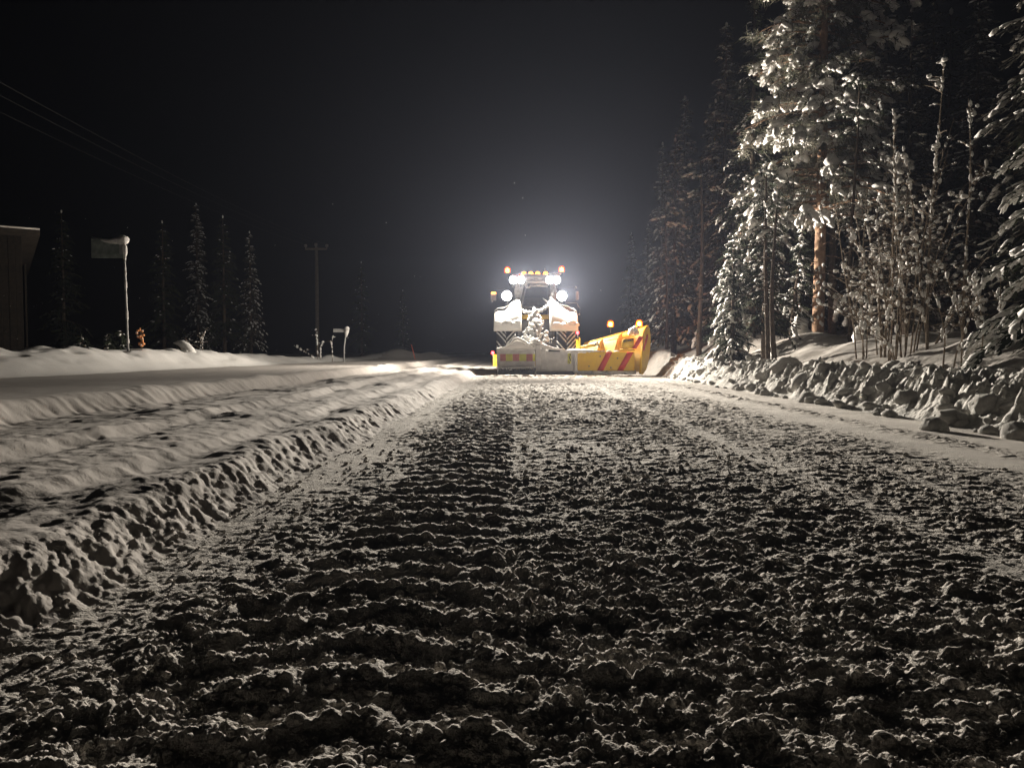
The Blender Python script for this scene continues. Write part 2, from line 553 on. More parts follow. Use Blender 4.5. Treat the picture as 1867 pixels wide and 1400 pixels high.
# ================================================================== SETTING: ground, road, banks
def rings():
    r = 0.45; out = [r]
    while r < 190:
        if r < 1.0: k = .02
        elif r < 4: k = .0038
        elif r < 6: k = .0044
        elif r < 22: k = .0030
        elif r < 30: k = .010
        elif r < 60: k = .02
        else: k = .05
        r *= 1 + k; out.append(r)
    return np.array(out)


rr = rings()
fine = np.arange(R(-41), R(41), .0023)
th = np.concatenate([np.linspace(R(-180), R(-60), 50, endpoint=False), np.linspace(R(-60), R(-41), 60, endpoint=False), fine,
                     np.linspace(R(41), R(60), 60, endpoint=False), np.linspace(R(60), R(180), 51)])
RR, TH = np.meshgrid(rr, th, indexing='ij')
GX, GY = RR * np.sin(TH), RR * np.cos(TH)
GZ = height(GX, GY)
GV = np.stack([GX, GY, GZ], -1)
m_, n_ = GX.shape
ii = np.arange(m_ - 1)[:, None] * n_; jj = np.arange(n_ - 1)[None]
GQ = np.stack([ii + jj, ii + n_ + jj, ii + n_ + jj + 1, ii + jj + 1], -1).reshape(-1, 4)
flat = GV.reshape(-1, 3)
cx = flat[GQ].mean(1)
wl_, bl_, br_ = edges(cx[:, 1])
zone = np.full(len(GQ), 0)
zone[cx[:, 0] < wl_ - 0.02] = 1
zone[(cx[:, 1] > 25) & (cx[:, 0] < br_)] = 1
zone[cx[:, 0] < bl_] = 2
zone[cx[:, 0] < bl_ - 2.6] = 3
zone[cx[:, 0] > br_] = 4
zone[cx[:, 0] > br_ + 1.9] = 5


def sub_ground(k, name, m):
    q = GQ[zone == k]
    u, inv = np.unique(q, return_inverse=True)
    mb = MB(); mb.add(flat[u], inv.reshape(-1, 4))
    o = mb.build(name, m)
    o['kind'] = 'structure'
    return o


road = sub_ground(0, 'road', 'road_snow')
lane = sub_ground(1, 'unploughed_lane', 'lane_snow')
bank_l = sub_ground(2, 'snow_bank', 'bank_snow')
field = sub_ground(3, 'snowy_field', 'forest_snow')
bank_r = sub_ground(4, 'snow_bank', 'clod_snow')
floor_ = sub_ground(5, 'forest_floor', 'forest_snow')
# the patch of road under the camera
mb = MB(); k_ = len(th)
ring0 = GV[0]
mb.add(np.concatenate([ring0, [[0, 0, 0]]]), np.stack([np.full(k_ - 1, k_), np.arange(1, k_), np.arange(k_ - 1)], -1))
o = mb.build('road_patch', 'road_snow', road); o['kind'] = 'structure'

# ------------------------------------------------------------------ crumbs of snow lying on the road
rng = random.Random(5)
crumbs = MB()
nr = np.random.RandomState(11)
N = 5200
r_ = np.exp(nr.uniform(math.log(1.05), math.log(6), N)); t_ = nr.uniform(R(-39), R(39), N)
xs_, ys_ = r_ * np.sin(t_), r_ * np.cos(t_)
wl_, bl_, br_ = edges(ys_)
keep = (xs_ > wl_ - .1) & (xs_ < br_) & ((xs_ < 2.7) | (nr.rand(N) < .12))
xs_, ys_, r_ = xs_[keep], ys_[keep], r_[keep]
zs_ = height(xs_, ys_)
for x, y, z, r0 in zip(xs_, ys_, zs_, r_):
    sz = .003 + .008 * rng.random() ** 3 * (1 if r0 < 4 else 1.4) + (.0016 * r0 if r0 > 3 else 0) * rng.random()
    if rng.random() < .006: sz = .014 + .009 * rng.random()
    q = Matrix.Rotation(rng.random() * 6.28, 3, 'Z')
    crumbs.blob((x, y, z + sz * .15), (sz * rng.uniform(.8, 1.3), sz, sz * rng.uniform(.7, 1.0)), q, 2 if r0 < 2.2 and sz > .008 else 1, rng)
crumbs.build('snow_crumbs', 'road_snow', kind='stuff')

# ------------------------------------------------------------------ clods of the ploughed right bank (parts of the bank)
clod_mesh = []
for k in range(8):
    v, f = BLOB[2][k]
    m2 = MB(); vv = v * np.array([1, .85, .72])
    vv[:, 2] = np.maximum(vv[:, 2], -.55)
    m2.add(vv, f)
    o = m2.build('snow_clod', 'clod_snow'); clod_mesh.append(o.data); bpy.data.objects.remove(o)
big_mesh = []
for k in range(3):
    v, f = BLOB[3][k]
    m2 = MB(); vv = v * np.array([1, .85, .8]); m2.add(vv, f)
    o = m2.build('snow_clod', 'clod_snow'); big_mesh.append(o.data); bpy.data.objects.remove(o)


def clod(x, y, s, big=False, dz=.25):
    me = rng.choice(big_mesh if big else clod_mesh)
    o = bpy.data.objects.new('snow_clod', me); COL.objects.link(o); o.parent = bank_r
    z = float(height(np.array([x]), np.array([y]))[0])
    o.location = (x, y, z + s * dz)
    o.rotation_euler = (rng.uniform(-.5, .5), rng.uniform(-.5, .5), rng.uniform(0, 6.28))
    o.scale = (s * rng.uniform(.85, 1.25), s * rng.uniform(.8, 1.2), s * rng.uniform(.7, 1.05))


cn = 0
while cn < 270:
    y = 4.2 + 18.5 * rng.random() ** 1.25
    e = edges(np.array([y]))[2][0]
    u = rng.random() ** 1.5
    x = e - .06 + .95 * u
    s = (.026 + .08 * rng.random() ** 2) * (1.1 - .35 * u)
    if rng.random() < .10: s *= rng.uniform(1.3, 1.8)
    clod(x, y, s); cn += 1
for px, py, Y, s in ((1432, 690, 13.4, .24), (1505, 700, 11.6, .17), (1738, 735, 7.4, .15), (1862, 740, 6.2, .15), (1705, 765, 6.9, .12), (1800, 705, 7.2, .15), (1260, 678, 19.5, .12), (1300, 684, 18.0, .11), (1655, 712, 8.6, .14)):
    p = at(px, py, Y); clod(p.x, p.y, s, True, .15)

# ================================================================== TREES
def spruce(mb_t, mb_b, mb_n, mb_s, H, Rm, seed, whorl=.34, nb=6, snow=1.0, z0=.35, sub=1, fine=1.0, lean=(0, 0), droop=.55, nw=1.0):
    rg = random.Random(seed)
    P = [(lean[0] * (t * H) / H, lean[1] * t, t * H - (.6 if t == 0 else 0)) for t in np.linspace(0, 1, 9)]
    r0 = .010 * H + .03
    mb_t.tube(P, [r0 * (1 - t) + .012 for t in np.linspace(0, 1, 9)], 9)
    z = z0
    while z < H * .985:
        t = (z - z0) / (H - z0)
        for b in range(nb if t < .8 else 4):
            az = rg.random() * 6.283
            L = (Rm * (1 - t) ** .8 + .10) * rg.uniform(.6, 1.12)
            if rg.random() < .1: L *= .6
            dirv = np.array([math.cos(az), math.sin(az), 0])
            side = np.array([-dirv[1], dirv[0], 0])
            zz = z + rg.uniform(-.5, .5) * whorl
            up = .35 * t + .05
            dr = droop * (1.1 - .6 * t) * rg.uniform(.7, 1.3)
            org = np.array([lean[0] * zz / H, lean[1] * zz / H, zz])
            pt = lambda s: org + dirv * L * s * (1 - .12 * s * s) + np.array([0, 0, L * (up * s - dr * s * s)])
            ss = np.linspace(0, 1, 5)
            mb_b.tube([pt(s) for s in ss], [(.006 + .010 * L) * (1 - .75 * s) for s in ss], 4, False)
            # needle sprays
            k = max(4, int(9 * fine * math.sqrt(L)))
            for q in range(k):
                s = .12 + .88 * (q + rg.random() * .6) / k
                base = pt(s)
                for sg in (-1, 1):
                    l = (.16 + .30 * L * (1 - s) ** .7) * rg.uniform(.6, 1.2)
                    d = dirv * rg.uniform(.35, .8) + side * sg * rg.uniform(.5, 1) + np.array([0, 0, -rg.uniform(.15, .8)])
                    d /= np.linalg.norm(d)
                    wv = np.cross(d, [rg.uniform(-.4, .4), rg.uniform(-.4, .4), 1]); wv /= np.linalg.norm(wv)
                    w = l * rg.uniform(.10, .19) * nw
                    nn = 3 if fine >= 1 else 2
                    for e in range(nn):
                        a0 = base + d * l * e / nn; a1 = base + d * l * (e + 1.25) / nn
                        ww = w * (1 - .25 * e)
                        mb_n.add([a0, a1 + wv * ww, a1 - wv * ww * .3, a0 + (a1 - a0) * .6 - wv * ww - np.array([0, 0, ww * .8])], [[0, 1, 2], [0, 2, 3]])
            # snow resting on the branch
            if rg.random() < .93 * min(1, snow + .25):
                kk = max(1, int(round((2.6 + 4.2 * L) * min(1.0, snow + .05))))
                for q in range(kk):
                    s = .25 + .8 * (q + rg.random() * .7) / kk
                    s = min(s, 1.02)
                    c = pt(s); d = pt(min(1.05, s + .06)) - pt(s - .06)
                    l = (.055 + .062 * L) * rg.uniform(.55, 1.35) * (.7 + .3 * snow)
                    off = side * rg.uniform(-.5, .5) * .28 * L * (1.1 - s)
                    mb_s.blob(c + off + np.array([0, 0, .25 * l * .5]), (l, l * rg.uniform(.5, .8), l * rg.uniform(.26, .42)), rot_to(d), sub, rg)
                    if fine >= 1:
                        for fg in range(rg.randint(2, 4)):
                            dd = d / (np.linalg.norm(d) + 1e-9) + side * rg.uniform(-1.1, 1.1) + np.array([0, 0, -rg.uniform(.2, .9)])
                            dd /= np.linalg.norm(dd)
                            fl = l * rg.uniform(.5, 1.0)
                            mb_s.blob(c + off + dd * (l * .5 + fl * .45), (fl, fl * .30, fl * .26), rot_to(dd), 1, rg)
        z += whorl * rg.uniform(.75, 1.2) * (1 - .45 * t)
    mb_s.blob((lean[0], lean[1], H), (min(.05, .018 * H),) * 2 + (min(.10, .04 * H),), None, 1, rg)


def tree_thing(name, label, cat, group, args, needles='needles', bark='bark', loc=(0, 0, 0)):
    t_, b_, n__, s_ = MB(), MB(), MB(), MB()
    args(t_, b_, n__, s_)
    root = thing(name, label, cat, (0, 0, 0), group)
    t_.build('trunk', bark, root)
    if b_.v: b_.build('branches', bark, root, kind='stuff')
    if n__.v: n__.build('crown', needles, root, smooth=False, kind='stuff')
    if s_.v: s_.build('snow_load', 'snow', root, kind='stuff')
    root.location = loc
    return root


def ground_pt(px, Y):
    p = at(px, 643, Y)
    return (p.x, Y, gz(p.x, Y) - .05)


# --- the tall pine, snow in paw-shaped pads
def pine(mb_t, mb_b, mb_n, mb_s):
    rg = random.Random(3)
    H = 12.6
    P = [(.05 * math.sin(t * 5), .03 * math.sin(t * 7), t * H - (.5 if t == 0 else 0)) for t in np.linspace(0, 1, 16)]
    mb_t.tube(P, [.105 * (1 - t) ** .8 + .018 for t in np.linspace(0, 1, 16)], 14)
    for k in range(9):   # dead stubs
        z = rg.uniform(1.2, 3.4); az = rg.random() * 6.28; L = rg.uniform(.2, .7)
        d = np.array([math.cos(az), math.sin(az), rg.uniform(-.2, .2)])
        mb_b.tube([np.array([0, 0, z]), np.array([0, 0, z]) + d * L * .6, np.array([0, 0, z]) + d * L + np.array([0, 0, -.08])], [.014, .01, .004], 5, False)
    z = 2.75
    while z < H:
        t = (z - 2.75) / (H - 2.75)
        Rr = (1.75 - .45 * t) if t < .75 else 1.3 * (1 - t) / .25 + .25
        for b in range(6):
            az = rg.random() * 6.283
            L = Rr * rg.uniform(.45, 1.06)
            zz = z + rg.uniform(-.18, .18)
            dirv = np.array([math.cos(az), math.sin(az), 0]); side = np.array([-dirv[1], dirv[0], 0])
            sag = rg.uniform(.22, .5)
            pt = lambda s: np.array([0, 0, zz]) + dirv * L * s + np.array([0, 0, L * (.22 * s - sag * s * s)])
            ss = np.linspace(0, 1, 6)
            mb_b.tube([pt(s) for s in ss], [(.012 + .013 * L) * (1 - .7 * s) for s in ss], 5, False)
            kt = max(3, int(L * 4.2))
            for q in range(kt):
                s = .16 + .88 * (q + rg.uniform(0, .6)) / kt
                offs = side * rg.uniform(-.38, .38) * (1.25 - .5 * s)
                c = pt(min(s, 1.05)) + offs + np.array([0, 0, rg.uniform(-.10, .06)])
                if np.linalg.norm(offs) > .1:
                    mb_b.tube([pt(max(.1, s - .2)), (pt(s) + c) / 2, c], [.008, .006, .004], 4, False)
                # needle tuft
                for e in range(42):
                    d = np.array([rg.gauss(0, 1), rg.gauss(0, 1), rg.gauss(-.3, .7)]) + dirv * .5
                    d /= np.linalg.norm(d)
                    l = rg.uniform(.14, .30)
                    wv = np.cross(d, [0, .3, 1]); wv /= np.linalg.norm(wv) + 1e-6
                    st = c + np.array([rg.gauss(0, .07), rg.gauss(0, .07), rg.gauss(-.03, .05)])
                    mb_n.add([st - wv * .011, st + wv * .011, st + d * l], [[0, 1, 2]])
                if rg.random() < (.95 if s > .55 else .45):
                    l = (.07 + .16 * rg.random() ** 1.3) * (.85 + .3 * (1 - t))
                    d0 = dirv + side * rg.uniform(-.8, .8); d0 /= np.linalg.norm(d0)
                    s0 = np.array([-d0[1], d0[0], 0])
                    dd = d0 + np.array([0, 0, -rg.uniform(.1, .5)])
                    mb_s.blob(c + np.array([0, 0, .045]), (l * .72, l * .58, l * .46), rot_to(dd), 2, rg)
                    nf = rg.randint(4, 7)
                    for g in range(nf):
                        an = -1.25 + 2.5 * (g + rg.uniform(-.3, .3)) / max(1, nf - 1)
                        fd = d0 * math.cos(an) + s0 * math.sin(an) + np.array([0, 0, -rg.uniform(.5, 1.3)])
                        fd /= np.linalg.norm(fd)
                        fl = l * rg.uniform(.45, .9)
                        mb_s.blob(c + fd * (l * .36 + fl * .5) + np.array([0, 0, .03]), (fl, fl * .36, fl * .34), rot_to(fd), 2 if fl > .09 else 1, rg)
        z += rg.uniform(.20, .32)
    for k in range(26):   # snow stuck on the lee of the trunk
        z = rg.uniform(.4, 4); mb_s.blob((rg.uniform(-.05, .05), -.13 + rg.uniform(-.02, .02), z), (.03, .02, .05), None, 1, rg)


tree_thing('pine_tree', 'tall pine with bare orange trunk and heavy paws of snow, brightest tree in the photo', 'tree', None, pine, 'pine_needles', 'pine_bark', ground_pt(1490, 20.5)).scale = (1.28, 1.28, 1.25)


def thin_pine(seed, H, r0, zc, n=26):
    def f(mb_t, mb_b, mb_n, mb_s):
        rg = random.Random(seed)
        P = [(.06 * math.sin(t * 4 + seed), .05 * math.sin(t * 6), t * H - (.5 if t == 0 else 0)) for t in np.linspace(0, 1, 12)]
        mb_t.tube(P, [r0 * (1 - .8 * t) + .008 for t in np.linspace(0, 1, 12)], 9)
        for k in range(n):
            z = rg.uniform(zc * .35, H); az = rg.random() * 6.28
            dead = z < zc
            L = rg.uniform(.3, 1.0) * (.9 if dead else 1.2 * (1 - .6 * (z - zc) / (H - zc)))
            d = np.array([math.cos(az), math.sin(az), 0]); o0 = np.array([0, 0, z])
            pts = [o0 + d * L * s + np.array([0, 0, L * (.1 * s - .35 * s * s)]) for s in (0, .35, .7, 1)]
            mb_b.tube(pts, [.012, .009, .006, .003], 4, False)
            for q in range(3 if dead else 6):
                s = rg.uniform(.3, 1); c = o0 + d * L * s + np.array([0, 0, L * (.1 * s - .35 * s * s)])
                l = rg.uniform(.012, .035) if dead else rg.uniform(.035, .09)
                mb_s.blob(c + np.array([rg.gauss(0, .05), rg.gauss(0, .05), .02]), (l * 1.3, l * .75, l * .6), rot_to(d + np.array([0, 0, -.5])), 1, rg)
                if not dead:
                    for e in range(10):
                        dn = np.array([rg.gauss(0, 1), rg.gauss(0, 1), rg.gauss(-.3, .6)]); dn /= np.linalg.norm(dn)
                        wv = np.cross(dn, [0, .3, 1]); wv /= np.linalg.norm(wv) + 1e-6
                        mb_n.add([c - wv * .01, c + wv * .01, c + dn * rg.uniform(.12, .25)], [[0, 1, 2]])
    return f


tree_thing('pine_tree', 'pine with a snow patch low on its trunk, just behind the tall bright pine', 'tree', None, thin_pine(4, 12, .125, 3.6, 70), 'pine_needles', 'bark', ground_pt(1520, 22.6))
q_ = MB()
pt_ = ground_pt(1520, 22.6)
for k in range(7):
    q_.blob((pt_[0] - .04 + .02 * (k % 3), 22.6 - .14, pt_[2] + .75 + .11 * k), (.09, .04, .10), None, 1, rng)
q_.build('snow_patch', 'snow', [o for o in COL.objects if o.name.startswith('pine_tree')][-1]).location = (0, 0, 0)
pp = [o for o in COL.objects if o.name == 'pine_tree.001'][0]
for c in pp.children:
    if c.name.startswith('snow_patch'):
        c.location = -Vector(pt_)

# --- spruces on the right, near ones first
tree_thing('spruce_tree', 'young spruce with drooping snow tiers beside the end of the chunky right bank', 'tree', None,
           lambda *a: spruce(*a, 3.35, .85, 21, .20, 7, .75, .25), loc=ground_pt(1335, 20.0))
tree_thing('spruce_tree', 'dark slim spruce between the young snowy spruce and the tall bright pine', 'tree', None,
           lambda *a: spruce(*a, 4.6, .85, 22, .27, 6, .32, .9), loc=ground_pt(1393, 19.0))
tree_thing('spruce_tree', 'tall spruce with spire top and small snow clumps left of the tall bright pine', 'tree', None,
           lambda *a: spruce(*a, 10.6, 1.45, 23, .34, 7, .30, 1.6), loc=ground_pt(1368, 23.0))
tree_thing('spruce_tree', 'big snow laden spruce cut off by the right edge of the photo', 'tree', None,
           lambda *a: spruce(*a, 5.6, 1.5, 24, .24, 7, .62, .12, fine=1.6, droop=.42, nw=.55), loc=ground_pt(1985, 9.6))
tree_thing('spruce_tree', 'leaning thin spruce sapling with few snow clumps behind the tall bright pine', 'tree', None,
           lambda *a: spruce(*a, 3.0, .55, 25, .25, 5, .6, .9, lean=(.3, 0)), loc=ground_pt(1440, 20.5))
# bare dead-branched trunks near the wing plough
def snag(H, seed, r0=.075):
    return thin_pine(seed, H, r0, H * .8, 30)


tree_thing('spruce_tree', 'bare thick trunk with long dead branches right of the wing plough lamp', 'tree', None, snag(6.2, 31, .085), loc=ground_pt(1275, 24.5))
tree_thing('spruce_tree', 'thin bare trunk with snow caught halfway up, nearest the wing plough lamp', 'tree', None, snag(5.2, 32, .045), loc=ground_pt(1213, 26.0))
tree_thing('spruce_tree', 'slender dark trunk left of the tall pine, in front of forest gap', 'tree', None, snag(4.5, 33, .05), loc=ground_pt(1396, 17.2))
tree_thing('spruce_tree', 'slender trunk with a snow tuft, right beside the tall pine', 'tree', None, snag(3.6, 34, .055), loc=ground_pt(1411, 16.4))
tree_thing('spruce_tree', 'thin bare trunk between tall pine and the snowy bush', 'tree', None, snag(6.0, 35, .045), loc=ground_pt(1553, 17.5))

# --- background spruces: four kinds, copied
protos = []
for k, (H, Rm) in enumerate(((11.5, 1.7), (9.5, 1.5), (13.5, 1.9), (8, 1.6))):
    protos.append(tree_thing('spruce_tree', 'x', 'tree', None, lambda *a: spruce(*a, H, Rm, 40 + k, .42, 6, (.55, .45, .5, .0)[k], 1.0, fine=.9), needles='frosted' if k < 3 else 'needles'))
used = [False] * 4


def bgtree(k, px, Y, s, label, group, rot=None):
    g = ground_pt(px, Y)
    rz = rng.random() * 6.28 if rot is None else rot
    if not used[k]:
        used[k] = True
        o = protos[k]
        o.location = g; o.rotation_euler.z = rz; o.scale = (s, s, s); o['label'] = label
        if group: o['group'] = group
    else:
        o = dup(protos[k], g, rz, s, label, None)
        if group: o['group'] = group
        elif 'group' in o: del o['group']
    return o


LB = 'dark frosted spruce in the dim cluster between the wing plough and tall pine'
GB = 'frosted spruces between the wing plough and the tall pine'
for k, px, Y, s in ((0, 1245, 31, .86), (1, 1300, 29, .95), (2, 1205, 38, .72), (3, 1265, 36, .8), (1, 1330, 33, 1.0), (0, 1430, 27, 1.0), (2, 1590, 24, .9), (1, 1650, 21, .95),
                    (3, 1720, 24, 1.25), (0, 1770, 22, .9), (1, 1480, 31, 1.1), (3, 1545, 27, 1.1), (0, 1690, 29, 1.1), (2, 1400, 36, 1.0), (1, 1228, 27.5, .8), (0, 1318, 26, .9), (3, 1345, 24.5, .8), (1, 1290, 33, 1.05), (1, 1180, 46, .75), (3, 1220, 50, .85), (0, 1150, 58, .75), (1, 1285, 44, 1.1), (2, 1350, 42, 1.05)):
    if px < 1460:
        bgtree(k, px, Y, s, LB, GB)
    else:
        bgtree(k, px, Y, s, 'nearly black spruce in the dark gap behind the tall pine and bare bushes', 'black spruces behind the bare bushes')
bgtree(2, 1925, 14.5, .95, 'tall dim spruce with faint snow clumps high at the right edge', None)
bgtree(0, 362, 50, .85, 'tall dim spruce with pale snow pads, left of its twin beyond the left bank', None)
bgtree(1, 458, 47, .80, 'dim spruce with drooping snow pads nearest the utility pole on its left side', None)
LL = 'black unlit spruce in the forest far behind the left snow bank'
GL = 'black spruces in the left forest'
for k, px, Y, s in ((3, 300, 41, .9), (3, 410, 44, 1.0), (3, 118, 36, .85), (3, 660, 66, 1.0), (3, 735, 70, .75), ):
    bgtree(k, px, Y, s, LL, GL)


# --- bare bushes and birches holding lumps of snow
def bush(stems, seed, rad=.014, blob=(.02, .06), nblob=14, spread=1.0, twigs=7):
    def f(mb_t, mb_b, mb_n, mb_s):
        rg = random.Random(seed)
        for (bx, by, ang, H, out) in stems:
            d = np.array([math.cos(ang), math.sin(ang), 0])
            pts = []
            for t in np.linspace(0, 1, 8):
                pts.append(np.array([bx, by, -.2 * (t == 0)]) + d * out * t ** 1.3 + np.array([.04 * math.sin(5 * t + seed), .03 * math.cos(4 * t), H * (t - .12 * (out / H) * t * t)]))
            mb_t.tube(pts, [rad * (1 + H * .22) * (1 - .8 * t) + .003 for t in np.linspace(0, 1, 8)], 6)
            P = np.array(pts)

            def on(t):
                q = t * 7; i = min(6, int(q)); return P[i] + (P[i + 1] - P[i]) * (q - i)
            for k in range(int(twigs * H / 2)):
                t = rg.uniform(.22, .97); c = on(t); az = rg.random() * 6.28
                L = rg.uniform(.2, .75) * (1.15 - t) * spread + .08
                td = np.array([math.cos(az), math.sin(az), rg.uniform(.1, .9)])
                e1 = c + td * L * .5; e2 = c + td * L + np.array([0, 0, -.18 * L])
                mb_b.tube([c, e1, e2], [.007, .0055, .0035], 4, False)
                if rg.random() < .6:
                    mb_b.tube([c + (e1 - c) * .5, e1 + np.array([rg.uniform(-1, 1), rg.uniform(-1, 1), rg.uniform(.1, .9)]) * L * .45], [.004, .002], 4, False)
                for q in range(rg.randint(0, 3)):
                    s = rg.uniform(.15, 1)
                    p = c + (e2 - c) * s + np.array([0, 0, .07 * L * math.sin(s * 3.1)])
                    l = blob[0] * .6 + (blob[1] - blob[0] * .6) * rg.random() ** 2.2
                    if rg.random() < .3:
                        mb_s.blob(p + np.array([0, 0, l * .2]), (l * rg.uniform(1.1, 1.9), l * .5, l * .45), rot_to(e2 - c), 1, rg)
                    else:
                        mb_s.blob(p + np.array([0, 0, l * .25]), (l, l * rg.uniform(.6, 1), l * rg.uniform(.6, 1)), None, 1, rg)
                if rg.random() < .5:
                    tb = np.array([rg.uniform(-1, 1), rg.uniform(-1, 1), rg.uniform(0, .8)]) * L * .4
                    mb_b.tube([e1, e1 + tb], [.004, .002], 4, False)
                    l = rg.uniform(*blob) * .8
                    mb_s.blob(e1 + tb, (l, l * .8, l * .8), None, 1, rg)
            for k in range(nblob):
                t = rg.uniform(.15, 1); c = on(t); l = rg.uniform(*blob) * .8
                mb_s.blob(c + np.array([rg.uniform(-.02, .02), -.01, 0]), (l * .7, l * .7, l * rg.uniform(.8, 1.9)), None, 1, rg)
    return f


rg = random.Random(9)
st = [(rg.uniform(-.35, .35), rg.uniform(-.25, .25), rg.choice([0, math.pi]) + rg.uniform(-.9, .9), rg.uniform(2.2, 3.9), rg.uniform(.2, 1.1)) for _ in range(11)]
st += [(-.2, 0, math.pi + rg.uniform(-.5, .5), rg.uniform(.9, 1.5), rg.uniform(1.1, 1.6)) for _ in range(5)]
st += [(.35, 0, rg.uniform(-.4, .4), rg.uniform(1.2, 1.9), rg.uniform(.7, 1.2)) for _ in range(3)]
tree_thing('bare_bush', 'wide bare bush fanning from the ground with snow lumps on every twig', 'bush', None, bush(st, 1, .0075, (.018, .062), 10, 1.15, 9), bark='twig', loc=ground_pt(1655, 12.6))
st = [(rg.uniform(-.3, .3), rg.uniform(-.2, .2), rg.random() * 6.28, rg.uniform(1.9, 3.3), rg.uniform(.2, .8)) for _ in range(7)]
tree_thing('bare_bush', 'smaller bare snowy bush between the tall pine trunk and wide bush', 'bush', None, bush(st, 2, .007, (.016, .05), 9, 1.15, 9), bark='twig', loc=ground_pt(1590, 13.8))
tree_thing('birch_sapling', 'tallest thin birch with beads of snow rising above the wide bush', 'tree', None, bush([(0, 0, .3, 4.75, .12), (.05, .05, 2.4, 3.4, .5)], 3, .012, (.025, .06), 30, 1.0, 8), bark='twig', loc=ground_pt(1692, 12.3))
tree_thing('birch_sapling', 'thin birch with snow beads nearest the right edge spruce', 'tree', None, bush([(0, 0, 2.9, 3.75, .08)], 4, .013, (.022, .05), 26, .9, 8), bark='twig', loc=ground_pt(1762, 12.0))
tree_thing('birch_sapling', 'thin birch with snow beads standing left of the wide bush', 'tree', None, bush([(0, 0, 1, 4.3, .2), (0, .1, 2.9, 3.0, .5)], 5, .011, (.022, .05), 24, .9, 8), bark='twig', loc=ground_pt(1618, 13.2))
st = [(rg.uniform(-.3, .3), rg.uniform(-.2, .2), rg.random() * 6.28, rg.uniform(.8, 1.5), rg.uniform(.1, .5)) for _ in range(6)]
tree_thing('bare_bush', 'low snowy twigs growing at the foot of the right edge spruce', 'bush', None, bush(st, 6, .008, (.02, .055), 8, 1.0, 8), bark='twig', loc=ground_pt(1770, 10.6))
st = [(0, 0, .4, 1.35, .1), (.1, 0, 1.1, .8, .3), (-.1, 0, 3.0, .7, .8), (.6, 0, .6, 1.0, .12)]
tree_thing('bare_bush', 'dark bare bush dotted with snow beside the small left road sign', 'bush', None, bush(st, 7, .008, (.03, .06), 16, .7, 6), bark='twig', loc=ground_pt(577, 31.5))
st = [(0, 0, .4, .9, .25), (.1, 0, 1.1, .8, .15), (-.1, 0, 3.0, .6, .3)]
tree_thing('bare_bush', 'small dark bush dotted with snow, right of the curled snow cap', 'bush', None, bush(st, 8, .007, (.018, .035), 10, .7, 8), bark='twig', loc=ground_pt(362, 22.5))
for px, Y, H, lab in ((150, 19.5, .55, 'bushy small spruce peeking over the bank, leftmost of three by the sign'), (196, 19.8, .62, 'pointed small spruce peeking over the bank, middle of three by the sign'), (221, 20.2, .7, 'thin small spruce peeking over the bank, nearest the sign pole')):
    tree_thing('spruce_sapling', lab, 'tree', 'small spruces behind the left bank', lambda *a: spruce(*a, H, .26, int(px), .12, 6, .4, .05, fine=.7), loc=ground_pt(px, Y))

# snow covered stumps and mounds in the forest
for px, py, Y, s, lab in ((1457, 612, 19.8, .26, 'snow covered stump on the forest slope left of the tall pine trunk'), (1566, 640, 16.5, .17, 'low snow mound between trunks right of the tall pine'), (1413, 632, 18.5, .13, 'small snow lump on forest slope near the slender trunks')):
    p = at(px, py, Y)
    mb = MB(); z0 = gz(p.x, Y)
    mb.blob((p.x, Y, z0 + s * .55), (s * .8, s * .8, s * 1.35), None, 3, rng)
    mb.blob((p.x + s * .3, Y - s * .3, z0 + s * .1), (s * .9, s * .7, s * .6), None, 2, rng)
    tag(mb.build('snowy_stump', 'snow'), lab, 'stump')

# ================================================================== LEFT SIDE: signs, stick, snow cap, shed, poles
def place(px, py, Y):
    return at(px, py, Y)


b = at(234, 646, 17.6); tp = at(226, 440, 17.6)
t = thing('road_sign', 'tall thin sign pole with snow capped head and dim panel pointing left', 'sign', (b.x, b.y, gz(b.x, b.y) - .1))
mb = MB(); pts = [b + (tp - b) * k for k in (-.15, .25, .5, .75, 1.0)]
mb.tube(pts, .024, 10); mb.build('pole', 'galv', t)
mb = MB()
for k in (.12, .33, .34, .37, .62, .72, .86):
    q = b + (tp - b) * k; mb.blob((q.x + .01, q.y - .01, q.z), (.032, .032, rng.uniform(.05, .13)), None, 1, rng)
mb.build('snow_crust', 'snow', t, kind='stuff')
a1 = at(173, 437, 17.75); a2 = at(222, 470, 17.55)
mb = MB(); mb.box(((a1.x + a2.x) / 2, 17.62, (a1.z + a2.z) / 2), (a2.x - a1.x, .03, a1.z - a2.z), Matrix.Rotation(R(4), 3, 'Z'), .008)
mb.build('panel', 'white_panel', t, 'auto')
mb = MB(); mb.box((tp.x - .05, 17.6, tp.z - .14), (.10, .06, .30), None, .01); mb.build('bracket', 'galv', t, 'auto')
mb = MB()
mb.blob((tp.x - .02, 17.6, tp.z + .02), (.13, .12, .11), None, 3, rng)
mb.blob((tp.x + .03, 17.58, tp.z - .20), (.055, .06, .15), None, 2, rng)
mb.tube([(tp.x - .05, 17.6, tp.z + .02), (tp.x - .35, 17.62, tp.z + .0), (a1.x, 17.65, a1.z + .01)], [.09, .05, .03], 9)
mb.build('snow_cap', 'snow', t)

